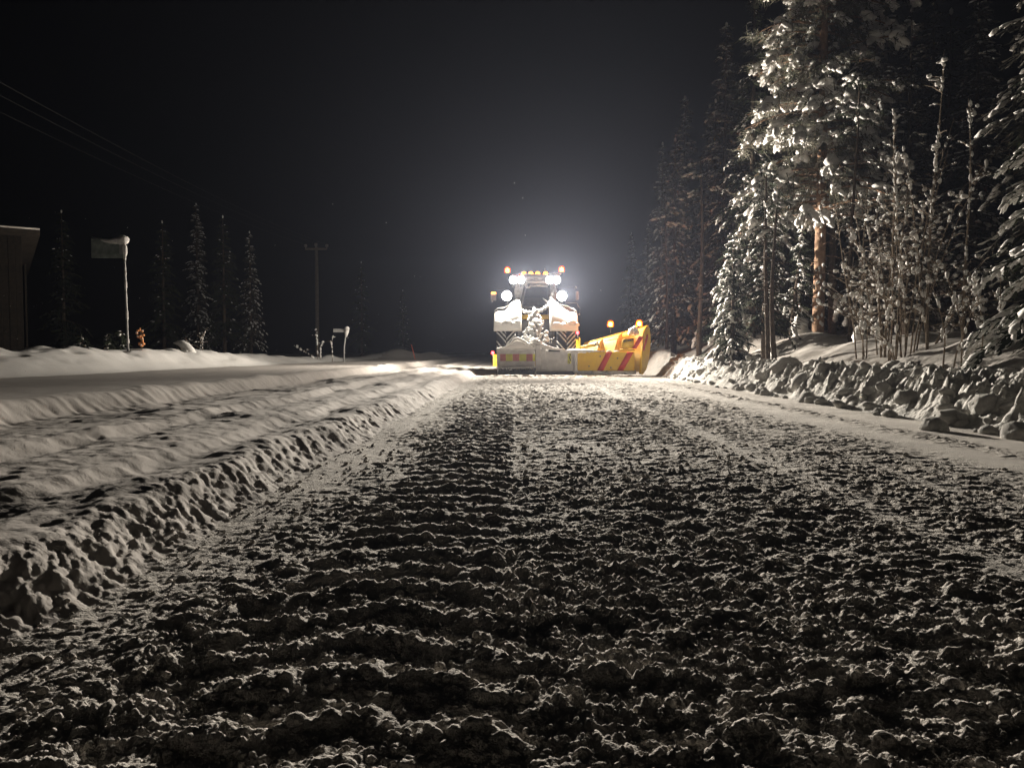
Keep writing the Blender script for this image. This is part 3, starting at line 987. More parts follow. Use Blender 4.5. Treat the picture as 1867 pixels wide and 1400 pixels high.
# orange withered sapling
b = at(259, 646, 17.9); b.z = gz(b.x, b.y)
t = thing('withered_sapling', 'small sapling of orange withered leaves right of the tall sign pole', 'plant', tuple(b))
mb = MB(); mb.tube([(b.x, b.y, b.z - .1), (b.x, b.y, b.z + .25), (b.x - .03, b.y, b.z + .47)], [.010, .008, .004], 6); mb.build('stem', 'twig', t)
mb = MB(); ms = MB()
for k in range(26):
    h = .05 + .40 * rng.random(); w = .085 * (1 - .5 * abs(h - .28) / .25)
    c = (b.x + rng.uniform(-w, w) - .03 * h, b.y + rng.uniform(-w, w), b.z + h)
    mb.blob(c, (.032, .03, .028), None, 1, rng)
    if k % 3 == 0: ms.blob((c[0], c[1] - .01, c[2] + .02), (.026, .026, .018), None, 1, rng)
mb.blob((b.x - .035, b.y, b.z + .47), (.022, .022, .05), None, 1, rng)
mb.build('leaves', 'orange_leaf', t, kind='stuff'); ms.build('snow_load', 'snow', t, kind='stuff')

# curled cap of snow
b = at(334, 662, 20.6); b.z = gz(b.x, b.y)
mb = MB()
cur = [(.40, -.10), (.26, .06), (.12, .22), (-.04, .34), (-.20, .38), (-.36, .37)]
rad = [.16, .20, .19, .15, .09, .015]
mb.tube([(b.x + .7 * x, b.y, b.z + .72 * z - .03) for x, z in cur], [.7 * q for q in rad], 14)
mb.blob((b.x + .08, b.y, b.z + .0), (.18, .18, .12), None, 3, rng)
tag(mb.build('snow_cap', 'snow'), 'curled cap of snow leaning left on the crest of the left bank', 'snow cap')

# small road sign far left
b = at(627, 657, 30.5); tp = at(632, 600, 30.5); b.z = gz(b.x, b.y) - .1
t = thing('road_sign', 'small low sign pointing left on snowy tapered post beyond left bank', 'sign', tuple(b))
mb = MB(); mb.tube([b, (b.x + .02, b.y, (b.z + tp.z) / 2), (tp.x - .03, tp.y, tp.z - .18)], [.03, .03, .03], 8); mb.build('pole', 'galv', t)
mb = MB(); mb.box((tp.x - .28, 30.5, tp.z - .06), (.50, .03, .14), None, .006); mb.build('panel', 'galv', t, 'auto')
mb = MB(); mb.tube([(tp.x - .03, 30.5, tp.z - .32), (tp.x, 30.5, tp.z - .12), (tp.x + .02, 30.5, tp.z + .03)], [.04, .09, .07], 8); mb.blob((tp.x + .03, 30.45, tp.z + .02), (.10, .09, .08), None, 2, rng); mb.build('snow_cap', 'snow', t)

# orange marker stick
b = at(758, 659, 42); tp = at(750, 628, 42)
mb = MB(); mb.tube([b + (b - tp) * .3, b, tp], .022, 8)
tag(mb.build('marker_stick', 'orange_stick'), 'leaning orange snow marker stick on the far left bank', 'marker stick')

# shed at the left edge
e1 = at(73, 420, 22.0); e0 = Vector((e1.x - 3.2, 22.0 - 2.3, e1.z))
wz = gz(e1.x - 1, 22) - .3
t = thing('wooden_shed', 'dark wooden shed with a snowy roof edge at the left border', 'shed', (e0.x, e0.y, wz))
dirx = (e1 - e0); dirx.z = 0; Ls = dirx.length; dirx.normalize()
nrm = Vector((dirx.y, -dirx.x, 0))
nb_ = int(Ls / .18)
me0 = None
for k in range(nb_):
    c = e0 + dirx * (.1 + k * (Ls - .45) / nb_)
    hgt = e1.z - .16 - wz
    if me0 is None:
        mb = MB(); mb.box((0, 0, 0), (.165, .03, hgt), None, .006)
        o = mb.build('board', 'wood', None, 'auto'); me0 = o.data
    else:
        o = bpy.data.objects.new('board', me0); COL.objects.link(o)
    o.parent = t
    q = Vector((c.x, c.y, wz + hgt / 2)) - nrm * .35 + nrm * .008 * (k % 2)
    o.location = q - t.location
    o.rotation_euler = (0, 0, math.atan2(dirx.y, dirx.x))
back = -nrm
side_len = 5.0
mb = MB()
c = e1 - dirx * .36 + back * (side_len / 2 + .4)
mb.box((c.x, c.y, wz + (e1.z - .95 - wz) / 2), (.05, side_len, e1.z - .95 - wz), Matrix.Rotation(math.atan2(dirx.y, dirx.x), 3, 'Z'), .006)
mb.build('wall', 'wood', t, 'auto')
mb = MB()
ang = math.atan2(dirx.y, dirx.x)
V = np.array([[list(e0), list(e1)], [list(e0 + back * 2.8 + Vector((0, 0, -.35))), list(e1 + back * 2.8 + Vector((0, 0, -.35)))], [list(e0 + back * 5.6 + Vector((0, 0, -.7))), list(e1 + back * 5.6 + Vector((0, 0, -.7)))]])
V[:, :, 2] += np.array([e1.z - e0.z, 0])[None] * 0
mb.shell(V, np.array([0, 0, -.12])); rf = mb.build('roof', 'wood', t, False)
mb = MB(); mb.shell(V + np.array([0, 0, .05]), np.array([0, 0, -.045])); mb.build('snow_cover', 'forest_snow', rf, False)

# utility poles and wires
pt = at(577, 452, 54)
gA = (pt.x, 54.0, gz(pt.x, 54) - .5)
t = thing('utility_pole', 'far wooden power pole with a crossarm and three insulators', 'utility pole', gA)
mb = MB(); mb.tube([gA, (pt.x, 54, 4), (pt.x, 54, pt.z + .05)], [.15, .13, .11], 10); mb.build('pole', 'pole_wood', t)
mb = MB(); mb.box((pt.x, 53.87, pt.z - .1), (1.5, .11, .13), None, .01); mb.build('crossarm', 'pole_wood', t, 'auto')
ins = []
for dx in (-.72, 0, .76):
    mb = MB(); z = pt.z + (.12 if dx else .2)
    mb.lathe([(.0, z - .2), (.03, z - .2), (.03, z - .08), (.11, z - .06), (.09, z), (.12, z + .02), (.08, z + .1), (.0, z + .11)], (pt.x + dx, 53.87, 0), 'Z', 12)
    mb.build('insulator', 'porcelain', t); ins.append((pt.x + dx, 53.87, z + .08))
gB = (-12.6, -12.0, gz(-12.6, -12) - .5)
t2 = dup(t, gB, 0, 1, 'wooden power pole behind the viewer that carries the wires')
dz = gB[2] - gA[2]
for k, (x, y, z) in enumerate(ins):
    x2, y2, z2 = gB[0] + (x - pt.x), -12.13, z + dz
    tt = np.linspace(0, 1, 41)
    P = [(x + (x2 - x) * s, y + (y2 - y) * s, z + (z2 - z) * s - 4 * 1.1 * s * (1 - s)) for s in tt]
    mb = MB(); mb.tube(P, .0016, 5)
    tag(mb.build('power_wire', 'wire'), 'faint power wire crossing the upper left sky, ' + ('lowest and leftmost of three', 'middle of three', 'highest of three')[k], 'wire', 'power wires in the upper left sky')

# ================================================================== TRACTOR
TX, TY = .62, 24.6
tr = thing('tractor', 'snow caked yellow tractor with blazing rear work lamps clearing the road', 'tractor', (TX, TY, 0))


def lens_disc(c, r, mname, parent, name='lens', thick=.03, d=(0, -1, 0)):
    mb = MB()
    mb.lathe([(0, -thick), (r * .6, -thick * .9), (r * .93, -thick * .45), (r, 0), (r, thick)], c, 'Y', 20)
    return mb.build(name, mname, parent)


# rear wheels
def wheel(cx, w, rad, cy, parent, nl, snow=True):
    cz = rad
    mb = MB(); h = w / 2
    mb.lathe([(rad * .55, -h * .8), (rad * .62, -h * .95), (rad * .80, -h), (rad * .93, -h * .96), (rad * .965, -h * .80), (rad * .965, h * .80), (rad * .93, h * .96), (rad * .80, h), (rad * .62, h * .95), (rad * .55, h * .8)], (cx, cy, cz), 'X', 48)
    wh = thing_part = mb.build('wheel', 'rubber', parent)
    lug = MB(); sn = MB()
    for k in range(nl):
        for sg in (-1, 1):
            a = 2 * math.pi * (k + (.5 if sg > 0 else 0)) / nl
            n = 5
            for Mb, off, wdt, r1 in ((lug, 0, .05, rad), (sn, .5, .062, rad * .99)):
                P1, P2 = [], []
                for i in range(n):
                    s = i / (n - 1)
                    x = cx + sg * (h * .02 + s * h * .96)
                    an = a + 2 * math.pi / nl * off - s * (.34 / rad) * 1.0
                    drop = rad * .05 * max(0, s - .7) / .3
                    for rr_, lst in ((rad * .955 - drop, P1), (r1 - drop, P2)):
                        for dd in (-wdt / 2, wdt / 2):
                            aa = an + dd / rad
                            lst.append((x, cy + rr_ * math.cos(aa), cz + rr_ * math.sin(aa)))
                A = np.array(P1).reshape(n, 2, 3); B = np.array(P2).reshape(n, 2, 3)
                if off and (k * 7 + sg * 3) % 5 == 0: continue
                Mb.shell(A, B - A)
    lug.build('tread_lugs', 'rubber', wh, 'auto', kind='stuff')
    if snow: sn.build('packed_snow', 'crust', wh, kind='stuff')
    mb = MB(); mb.lathe([(0, -h * .35), (rad * .2, -h * .35), (rad * .24, -h * .5), (rad * .5, -h * .55), (rad * .56, -h * .82), (rad * .56, h * .82), (rad * .5, h * .55), (rad * .24, h * .5), (rad * .2, h * .35), (0, h * .35)], (cx, cy, cz), 'X', 32)
    mb.build('rim', 'yellow', wh, 'auto')


wheel(-.30, .60, .95, TY, tr, 38)
wheel(1.56, .60, .95, TY, tr, 38)
wheel(-.18, .48, .68, 27.75, tr, 18)
wheel(1.42, .48, .68, 27.75, tr, 18)

# chassis, hood, axle, cab floor
mb = MB(); mb.box((TX, 26.1, .95), (.55, 3.6, .5), None, .04); mb.box((TX, TY, .95), (1.7, .32, .34), None, .05); mb.box((TX, 27.75, .68), (1.5, .22, .2), None, .04)
mb.build('chassis', 'grey_dark', tr, 'auto')
mb = MB()
V = []
for y, hw, z1 in ((26.2, .46, 1.95), (27.3, .44, 1.86), (28.3, .40, 1.70), (28.6, .34, 1.5)):
    V.append([(TX - hw, y, 1.05), (TX - hw, y, z1 - .15), (TX - hw * .7, y, z1), (TX + hw * .7, y, z1), (TX + hw, y, z1 - .15), (TX + hw, y, 1.05)])
V = np.array(V); mb.grid(V[:, ::-1]); mb.prism([(-.34, 0), (.34, 0), (.34, .3), (.24, .45), (-.24, .45), (-.34, .3)], ((TX, 28.6, 1.05), (1, 0, 0), (0, 0, 1), (0, 1, 0)), .05)
mb.build('hood', 'yellow', tr, 'auto')
mb = MB(); mb.box((TX, 25.3, 1.45), (1.24, 1.7, .56), None, .05); mb.build('cab_floor', 'grey_dark', tr, 'auto')
mb = MB(); mb.box((TX, 24.42, 1.83), (1.02, .10, .15), None, .02)
mb.build('cab_base', 'yellow', tr, 'auto')

# cab frame
cx0, cx1, cyr, cyf, zb, zt = -.10, 1.34, 24.42, 26.15, 1.9, 2.93
mb = MB()
for x in (cx0, cx1):
    s_ = 1 if x == cx0 else -1
    for pts_, rd in (([(x + s_ * .06, cyr, zb), (x + s_ * .02, cyr, 2.4), (x + s_ * .10, cyr + .05, zt)], [.06, .055, .06]),
                     ([(x + s_ * .02, 25.35, zb), (x, 25.35, 2.4), (x + s_ * .08, 25.35, zt)], [.045, .04, .04]),
                     ([(x + s_ * .16, cyf, zb - .2), (x + s_ * .10, cyf, 2.4), (x + s_ * .14, cyf - .15, zt)], [.05, .045, .045])):
        mb = MB(); mb.tube(pts_, rd, 8); mb.build('cab_pillar', 'black', tr)
mb = MB(); mb.box((TX, cyr + .02, 2.13), (1.3, .06, .07), None, .015)
mb.build('cross_bar', 'black', tr)
# window surround: rear frame around the clear pane
wz0, wz1, wxa, wxb = 2.14, 2.80, .20, 1.06
mb = MB()
mb.tube([(wxa + .10, cyr - .06, wz1), (wxa + .02, cyr - .06, 2.45), (wxa - .03, cyr - .06, wz0)], .045, 8)
mb.tube([(wxb - .02, cyr - .06, wz1), (wxb, cyr - .06, wz0)], .045, 8)
mb.tube([(wxa + .06, cyr - .06, wz1 + .02), (wxb, cyr - .06, wz1)], .04, 8)
mb.tube([(wxa - .03, cyr - .06, wz0), (wxb, cyr - .06, wz0)], .04, 8)
wf = mb.build('rear_window', 'grey_dark', tr)
mb = MB(); mb.box(((wxa + wxb) / 2 + .03, cyr - .04, (wz0 + wz1) / 2), (wxb - wxa - .05, .008, wz1 - wz0), None, .002); mb.build('pane', 'glass', wf, False)
mb = MB(); mb.box((TX, cyf - .04, 2.4), (1.1, .008, .9), None, .002); mb.build('windscreen', 'glass', tr, False)
# iced quarter panels beside the window
mb = MB()
mb.prism([(cx0 + .02, 1.95), (wxa - .04, 1.95), (wxa - .01, 2.45), (wxa + .06, 2.9), (cx0 + .10, 2.92), (cx0, 2.4)], ((0, cyr - .035, 0), (1, 0, 0), (0, 0, 1), (0, 1, 0)), .03)
mb.build('quarter_panel', 'crust', tr, 'auto'); mb = MB()
mb.prism([(wxb + .04, 1.95), (cx1 - .02, 1.95), (cx1, 2.4), (cx1 - .10, 2.92), (wxb + .02, 2.9)], ((0, cyr - .035, 0), (1, 0, 0), (0, 0, 1), (0, 1, 0)), .03)
mb.build('quarter_panel', 'crust', tr, 'auto')
# roof
mb = MB()
V = []
for y, z, hw in ((24.22, 2.94, .80), (24.18, 3.05, .80), (24.3, 3.14, .78), (24.9, 3.20, .80), (25.8, 3.17, .78), (26.25, 3.08, .70), (26.3, 2.98, .66)):
    V.append([(TX - hw, y, z - .06), (TX - hw * .9, y, z), (TX, y, z + .03), (TX + hw * .9, y, z), (TX + hw, y, z - .06)])
V = np.array(V); mb.grid(V)
mb.box((TX, 25.25, 2.96), (1.50, 2.0, .06), None, .02)
mb.build('roof', 'grey', tr, 'auto')
mb = MB()
for k in range(30):
    mb.blob((TX + rng.uniform(-.7, .7), rng.uniform(24.2, 26), 3.17), (.14, .14, .035), None, 1, rng)
for k in range(26):
    x = rng.uniform(-.1, 1.35)
    mb.blob((x, 24.2, 2.97 + rng.uniform(-.05, .05)), (.09, .035, .05), None, 1, rng)
mb.tube([(.22, 24.2, 2.93), (.6, 24.19, 2.92), (1.02, 24.2, 2.93)], [.035, .045, .035], 9)
mb.build('snow_cover', 'snow', tr)
# snow-crusted wiper motor and rail under the roof
mb = MB(); mb.tube([(.24, 24.26, 2.86), (.33, 24.22, 2.80), (.36, 24.2, 2.74), (.42, 24.2, 2.74), (.44, 24.22, 2.79)], [.04, .04, .035, .03, .03], 7); mb.blob((.30, 24.22, 2.87), (.07, .05, .06), None, 2, rng)
mb.tube([(.45, 24.3, 2.80), (.75, 24.3, 2.81), (1.02, 24.3, 2.78)], [.03, .035, .03], 7)
mb.build('wiper', 'crust', tr)
# snow-crusted hose sagging across the window foot
mb = MB()
hp = [(.08, 24.25, 2.12), (.22, 24.18, 2.00), (.42, 24.12, 1.955), (.62, 24.10, 1.965), (.82, 24.12, 2.03), (.98, 24.16, 2.15), (1.08, 24.2, 2.32), (1.14, 24.22, 2.55), (1.2, 24.24, 2.75)]
tt = np.linspace(0, len(hp) - 1, 40); hp = np.array(hp)
hq = np.stack([np.interp(tt, np.arange(len(hp)), hp[:, k]) for k in range(3)], -1)
mb.tube(hq, .06 + .018 * np.sin(np.arange(40) * 2.1) + .012 * np.cos(np.arange(40) * 3.7), 10)
for k in range(24):
    q = hq[rng.randrange(4, 36)]; mb.blob(q + np.array([0, -.03, rng.uniform(-.04, .03)]), (.045, .035, .03), None, 1, rng)
mb.tube([(1.05, 24.2, 2.22), (.93, 24.15, 2.33), (.84, 24.12, 2.40)], [.03, .024, .008], 7)
mb.build('hose', 'crust', tr)

# fenders with thick snow
def fender(x0, x1, inner):
    mb = MB()
    an = np.linspace(R(28), R(150), 16)
    V = np.array([[(x, TY - 1.03 * math.cos(a), .95 + 1.03 * math.sin(a)) for x in np.linspace(x0, x1, 5)] for a in an])
    mb.shell(V, np.array([0, 0, -.025]))
    mb.prism([(TY - 1.03 * math.cos(a), .95 + 1.03 * math.sin(a)) for a in an] + [(TY - .86 * math.cos(a), .95 + .86 * math.sin(a)) for a in an[::-1]],
             ((x0 - .004 if inner > 0 else x1 - .016, 0, 0), (0, 1, 0), (0, 0, 1), (1, 0, 0)), .02)
    f = mb.build('fender', 'yellow_dirty', tr, 'auto')
    sn = MB()
    xs = np.linspace(x0 - .02, x1 + .02, 13); ys = np.linspace(23.72, 25.2, 13)
    V = np.zeros((13, 13, 3)); O = np.zeros((13, 13, 3))
    for i, y in enumerate(ys):
        for j, x in enumerate(xs):
            u = (x - x0) / (x1 - x0)
            u = u if inner > 0 else 1 - u
            e = min(1, 4.0 * min(i, 12 - i) / 12 + .25) * min(1, 5.0 * min(j, 12 - j) / 12 + .45)
            base = .95 + math.sqrt(max(.25, 1.035 ** 2 - (y - TY) ** 2)) + .004
            V[i, j] = (x, y, base - (.14 if i == 0 else 0))
            O[i, j] = (0, -.07 if i < 3 else 0, (.12 + .46 * max(0, u) ** 1.9 + .06 * perlin(np.array([x * 4]), np.array([y * 4]), 5)[0]) * e)
    sn.shell(V, O)
    for k in range(8):
        x = rng.uniform(x0 + .05, x1 - .05); sn.blob((x, 23.72, 1.60 + rng.uniform(-.05, .06)), (.12, .05, .07), None, 2, rng)
    sn.build('snow_cover', 'snow', f)


fender(-.66, .16, 1)
fender(1.06, 1.90, -1)

# work lamps with housings
def work_lamp(c, r, tilt, yaw, watts, size, blend, back=True):
    sg = 1 if back else -1
    mb = MB(); mb.lathe([(0, .13 * sg), (r * .7, .12 * sg), (r * 1.0, .05 * sg), (r * 1.10, .0), (r * 1.10, -.02 * sg), (r * 1.0, -.025 * sg), (r * .97, .0)], c, 'Y', 20)
    mb.tube([(c.x, c.y + .08 * sg, c.z - r * .9), (c.x, c.y + .16 * sg, c.z - r * 1.5)], .025, 6)
    h = mb.build('work_lamp', 'black', tr, 'auto')
    lens_disc((c.x, c.y - .006 * sg, c.z), r * .96, 'lamp', h, 'lens', .03 * sg)
    ld = bpy.data.lights.new('work_light', 'SPOT')
    ld.energy = watts; ld.color = (1, .915, .79); ld.spot_size = R(size); ld.spot_blend = blend; ld.shadow_soft_size = .06
    lo = bpy.data.objects.new('work_light', ld); COL.objects.link(lo)
    lo.parent = h
    lo.location = Vector((c.x, c.y - .13 * sg, c.z)) - Vector(ORG[h.name])
    lo.rotation_euler = (R(90 - tilt), 0, R((180 if back else 0) + yaw))


for px, yw, wt, sz in ((936, -20, SPILL_W, 170), (949.5, 1, WORK_W, 52), (1002, 5, WORK_W, 54), (1014.5, 20, SPILL_W, 170)):
    work_lamp(at(px, 510.5, 24.12), .125, 0 if sz < 90 else 30, yw, wt, sz, 1.0 if sz < 90 else .4)
work_lamp(at(924, 539.5, 24.05), .155, -13, -50, SIDE_W * .8, 130, 1.0)
work_lamp(at(1024.5, 540, 24.05), .155, -16, 33, SIDE_W * 2.5, 112, 1.0)
for x in (.0, 1.24):
    work_lamp(Vector((x, 26.42, 2.98)), .09, 12, 42 if x < .5 else 10, FRONT_W, 150, .8, False)

def dome(c, glass, core, parent):
    mb = MB(); mb.lathe([(.095, -.075), (.105, -.02), (.10, .04), (.075, .095), (.035, .12), (0, .124)], c, 'Z', 20)
    d = mb.build('dome', glass, parent)
    mb = MB(); mb.lathe([(0, -.06), (.05, -.05), (.062, .0), (.05, .05), (0, .075)], c, 'Z', 14)
    mb.build('bulb', core, parent)
    return d


# roof amber bar, beacons, antenna
mb = MB(); mb.box((TX - .02, 24.42, 3.20), (.98, .08, .03), None, .008); bar = mb.build('light_bar', 'black', tr, 'auto')
for px in (955.3, 967.8, 980.2, 994.8):
    c = at(px, 500, 24.4); mb = MB(); mb.lathe([(0, .05), (.06, .05), (.085, .0), (.07, -.05), (0, -.065)], c, 'Y', 16); mb.build('amber_lamp', 'amber_bar', bar)
for px, py in ((925.2, 493.4), (1024, 492)):
    c = at(px, py, 24.6)
    mb = MB(); mb.tube([(c.x + (.1 if px < 950 else -.1), c.y + .1, c.z - .32), (c.x, c.y, c.z - .26), (c.x, c.y, c.z - .09)], .018, 8); mb.lathe([(0, -.10), (.085, -.10), (.085, -.075), (0, -.075)], c, 'Z', 16)
    bk = mb.build('beacon', 'black', tr, 'auto')
    dome(c, 'beacon glass red', 'amber_red', bk)
c = at(993.5, 497, 24.9); mb = MB(); mb.tube([(c.x, 24.9, 3.18), (c.x, 24.9, 3.42)], .006, 6); mb.build('antenna', 'galv', tr)

# mirrors
def mirror(pts, box_c, box_s):
    mb = MB(); mb.tube(pts, .012, 6); m = mb.build('mirror', 'black', tr)
    mb = MB(); mb.box(box_c, box_s, None, .02); mb.build('mirror_housing', 'grey', m, 'auto')
    return m


Yw = 25.4
a = at(913, 526.5, Yw); b_ = at(899, 527, Yw); c_ = at(898.5, 532, Yw); d1 = at(895, 532, Yw); d2 = at(905, 548, Yw)
ml = mirror([(a.x + .2, Yw, a.z), b_, c_], ((d1.x + d2.x) / 2, Yw, (d1.z + d2.z) / 2), (d2.x - d1.x, .09, d1.z - d2.z))
mb = MB(); mb.box(((d1.x + d2.x) / 2, Yw - .03, d1.z - .05), (d2.x - d1.x - .02, .06, .07), None, .015); mb.build('marker_lamp', 'amber_dim', ml, 'auto')
a = at(1035, 524, Yw); b_ = at(1049, 524, Yw); c_ = at(1050.5, 530, Yw); d1 = at(1050, 531, Yw); d2 = at(1055, 547, Yw)
mr = mirror([(a.x - .2, Yw, a.z), b_, c_], ((d1.x + d2.x) / 2, Yw, (d1.z + d2.z) / 2), (d2.x - d1.x, .10, d1.z - d2.z))
a = at(1042, 552.5, Yw); b_ = at(1052, 552.5, Yw); c_ = at(1054, 558, Yw); e_ = at(1057, 570, Yw)
mb = MB(); mb.tube([(a.x - .2, Yw, a.z), a, b_, c_, at(1057.5, 562, Yw), e_], .010, 6); mb.build('mirror_arm', 'grey', tr)
mb = MB()
for px, py in ((1053.5, 545), (1056, 573), (1050, 524), (897.5, 549)):
    q = at(px, py, Yw); mb.blob(q, (.03, .03, .05), None, 1, rng)
mb.build('snow_bits', 'snow', tr, kind='stuff')

# snow-caked three-point linkage
def w(px, py, Y):
    p = at(px, py, Y); return (p.x, p.y, p.z)


mb = MB()
mb.tube([w(976, 575, 23.7), w(975, 600, 23.4), w(977, 628, 23.0)], .05, 8)
mb.tube([w(967, 600, 23.6), w(971, 618, 23.2), w(960, 632, 23.0)], .035, 8)
mb.tube([w(958, 605, 23.6), w(966, 622, 23.2), w(968, 640, 22.9)], .03, 8)
mb.tube([w(998, 605, 23.6), w(995, 622, 23.2), w(995, 640, 22.9)], .035, 8)
mb.tube([(TX, 24.3, 1.2), (TX, 23.4, 1.0), (TX, 22.8, .7)], .09, 8)
lk = mb.build('linkage', 'grey_dark', tr)
mb = MB()
lr = random.Random(77)
for px, py, Y, s in ((976, 572, 23.6, .11), (969, 580, 23.6, .13), (983, 581, 23.6, .10), (975, 590, 23.5, .16), (968, 592, 23.5, .10), (985, 590, 23.5, .09), (974, 603, 23.4, .13), (983, 600, 23.4, .10), (967, 604, 23.4, .08),
                     (976, 612, 23.3, .12), (984, 611, 23.3, .09), (972, 622, 23.1, .11), (979, 624, 23.1, .12), (960, 605, 23.4, .08), (958, 616, 23.3, .11), (963, 620, 23.2, .10), (956, 622, 23.2, .08), (976, 633, 22.9, .12),
                     (996, 606, 23.5, .07), (995, 615, 23.3, .09), (993, 623, 23.2, .09), (999, 619, 23.3, .06)):
    p = at(px, py, Y)
    mb.blob(p, (s * .85, s * .7, s), None, 3, lr)
    for k in range(5):
        mb.blob((p.x + lr.gauss(0, s * .6), p.y - s * .4, p.z + lr.gauss(0, s * .6)), (s * .38,) * 3, None, 2, lr)
mb.build('snow_cake', 'crust', lk, kind='stuff')

# ================================================================== REAR GRADER WITH WING PLOUGH
PY = 22.5
gp = thing('wing_plough', 'rear levelling blade, grey with checker strip, and big yellow wing at its right end', 'snow plough', (1.6, PY, 0))


def X(px, Y=PY): return at(px, 643, Y).x
def Z(py, Y=PY): return at(940, py, Y).z


# grey left box: open back frame
xl, xr = X(906.3), X(976)
zt_, zb_ = Z(636), Z(681.5)
mb = MB()
mb.box(((xl + xr) / 2, PY + .30, (zt_ + .24) / 2), (xr - xl, .05, zt_ - .24), None, .01)
mb.box((xl + .02, PY + .17, (zt_ + .14) / 2), (.04, .34, zt_ - .14), None, .01)
mb.box(((xl + xr) / 2, PY + .12, .26), (xr - xl, .24, .06), None, .012)
mb.box(((xl + xr) / 2, PY + .17, zt_ - .02), (xr - xl, .34, .04), None, .01)
mb.build('blade_box', 'grey', gp, 'auto')
mb = MB()
for k in range(9):
    mb.box((xl + .08 + k * (xr - xl - .16) / 8, PY + .05, .17), (.035, .05, .12), None, .006)
mb.box(((xl + xr) / 2, PY + .14, .12), (xr - xl - .02, .06, .13), None, .01)
mb.build('scraper_teeth', 'grey_dark', gp, 'auto', kind='stuff')
zs1, zs0 = Z(645.5), Z(658.3)
xx = [X(911.5), X(922), X(934.6), X(946.7), X(959.8), X(971.5), X(976)]
for k in range(6):
    mb = MB(); mb.box(((xx[k] + xx[k + 1]) / 2, PY + .265, (zs0 + zs1) / 2), (xx[k + 1] - xx[k] - .004, .012, zs1 - zs0), None, .002)
    mb.build('reflector', 'pink' if k % 2 == 0 else 'lime', gp, 'auto')
mb = MB(); mb.box(((xl + xr) / 2, PY + .262, Z(662)), (xr - xl - .05, .02, .03), None, .004); mb.build('rail', 'grey', gp, 'auto')
# humped snow on it
mb = MB()
nx, ny = 25, 9
V = np.zeros((ny, nx, 3)); O = np.zeros((ny, nx, 3))
px_ = np.linspace(904, 980, nx); prof = np.interp(px_, [904, 906, 922, 930, 937, 943, 950, 962, 972, 980], [.0, .03, .07, .16, .27, .33, .30, .20, .08, .02])
for i in range(ny):
    e = math.sin(math.pi * (i + .6) / (ny + .2)) ** .45
    for j in range(nx):
        x = X(px_[j]); V[i, j] = (x, PY - .06 + .44 * i / (ny - 1), zt_ + .002); O[i, j] = (0, 0, max(.008, prof[j] * e))
mb.shell(V, O)
hp = [w(906, 636, PY - .02), w(922, 633, PY - .04), w(932, 626, PY - .05), w(938, 619, PY - .05), w(944, 617, PY - .05), w(953, 621, PY - .05), w(963, 628, PY - .05), w(974, 636, PY - .02)]
mb.tube(hp, [.015, .03, .04, .05, .05, .045, .04, .02], 9)
mb.build('snow_cover', 'snow', gp)
# coupling post with snow head
mb = MB()
mb.box((X(981), PY - .02, (Z(628) + .16) / 2), (.15, .18, Z(628) - .16), None, .02)
mb.box((X(990), PY + .05, (Z(636) + .18) / 2), (.16, .08, Z(636) - .18), None, .02)
mb.build('coupling_post', 'grey', gp, 'auto')
mb = MB()
for px, py, s in ((976, 621, .09), (982, 626, .11), (988, 630, .10), (975, 630, .09), (994, 634, .07)):
    p = at(px, py, PY); mb.blob(p, (s, s * .9, s * .8), None, 2, rng)
mb.tube([w(962, 627, PY), w(975, 628, PY), w(990, 631, PY), w(1010, 636, PY), w(1030, 638, PY)], [.03, .07, .07, .04, .02], 9)
mb.build('snow_lump', 'snow', gp)
# lifting eye
mb = MB(); p = at(1003.5, 623, PY + .1)
th_ = np.linspace(-.6, math.pi + .6, 14)
mb.tube([(p.x + .035 * math.cos(a), p.y, p.z + .075 * math.sin(a)) for a in th_], .012, 6); mb.build('lifting_eye', 'galv', gp)
# middle grey panel
xm0, xm1 = X(976.3), X(1050)
mb = MB(); mb.box(((xm0 + xm1) / 2, PY + .10, (Z(638) + .15) / 2), (xm1 - xm0 - .02, .12, Z(638) - .15), None, .015)
mb.build('middle_panel', 'grey', gp, 'auto')
mb = MB(); mb.box(((X(1000) + X(1021)) / 2, PY + .036, Z(639.2)), (X(1021) - X(1000), .012, .07), None, .004); mb.build('slot', 'black', gp, 'auto')
mb = MB(); mb.box(((xm0 + xm1) / 2, PY + .12, .10), (xm1 - xm0 - .06, .05, .10), None, .01); mb.build('cutting_edge', 'grey_dark', gp, 'auto')
mb = MB(); mb.box((X(994.8), PY + .036, (Z(646) + Z(661)) / 2), (.035, .012, Z(646) - Z(661)), None, .003); mb.build('bracket', 'grey', gp, 'auto')
# hazard label with black slashes
xa, xb, za, zb2 = X(1035), X(1041.5), Z(644.5), Z(663)
mb = MB(); mb.box(((xa + xb) / 2, PY + .037, (za + zb2) / 2), (xb - xa, .008, za - zb2), None, .002); hz = mb.build('warning_label', 'lime', gp, 'auto')
mb = MB()
for a0, a1, b0, b1 in ((.25, .05, .95, .30), (.45, .35, 1.0, .55), (.15, .55, .8, .72), (.35, .80, .9, .95)):
    pass
for k, (u0, v0, u1, v1, wd) in enumerate(((.55, .02, .95, .22, .25), (.3, .22, .75, .55, .28), (.62, .5, .9, .75, .26), (.2, .72, .7, .98, .25))):
    P = lambda u, v: (xa + (xb - xa) * u, za + (zb2 - za) * v)
    a_, b2 = P(u0, v0), P(u1, v1)
    wdx = wd * (xb - xa)
    mb.prism([(a_[0], a_[1]), (a_[0] + wdx, a_[1]), (b2[0] , b2[1]), (b2[0] - wdx, b2[1])], ((0, PY + .030, 0), (1, 0, 0), (0, 0, 1), (0, 1, 0)), .004)
mb.build('black_marks', 'black', hz, False)
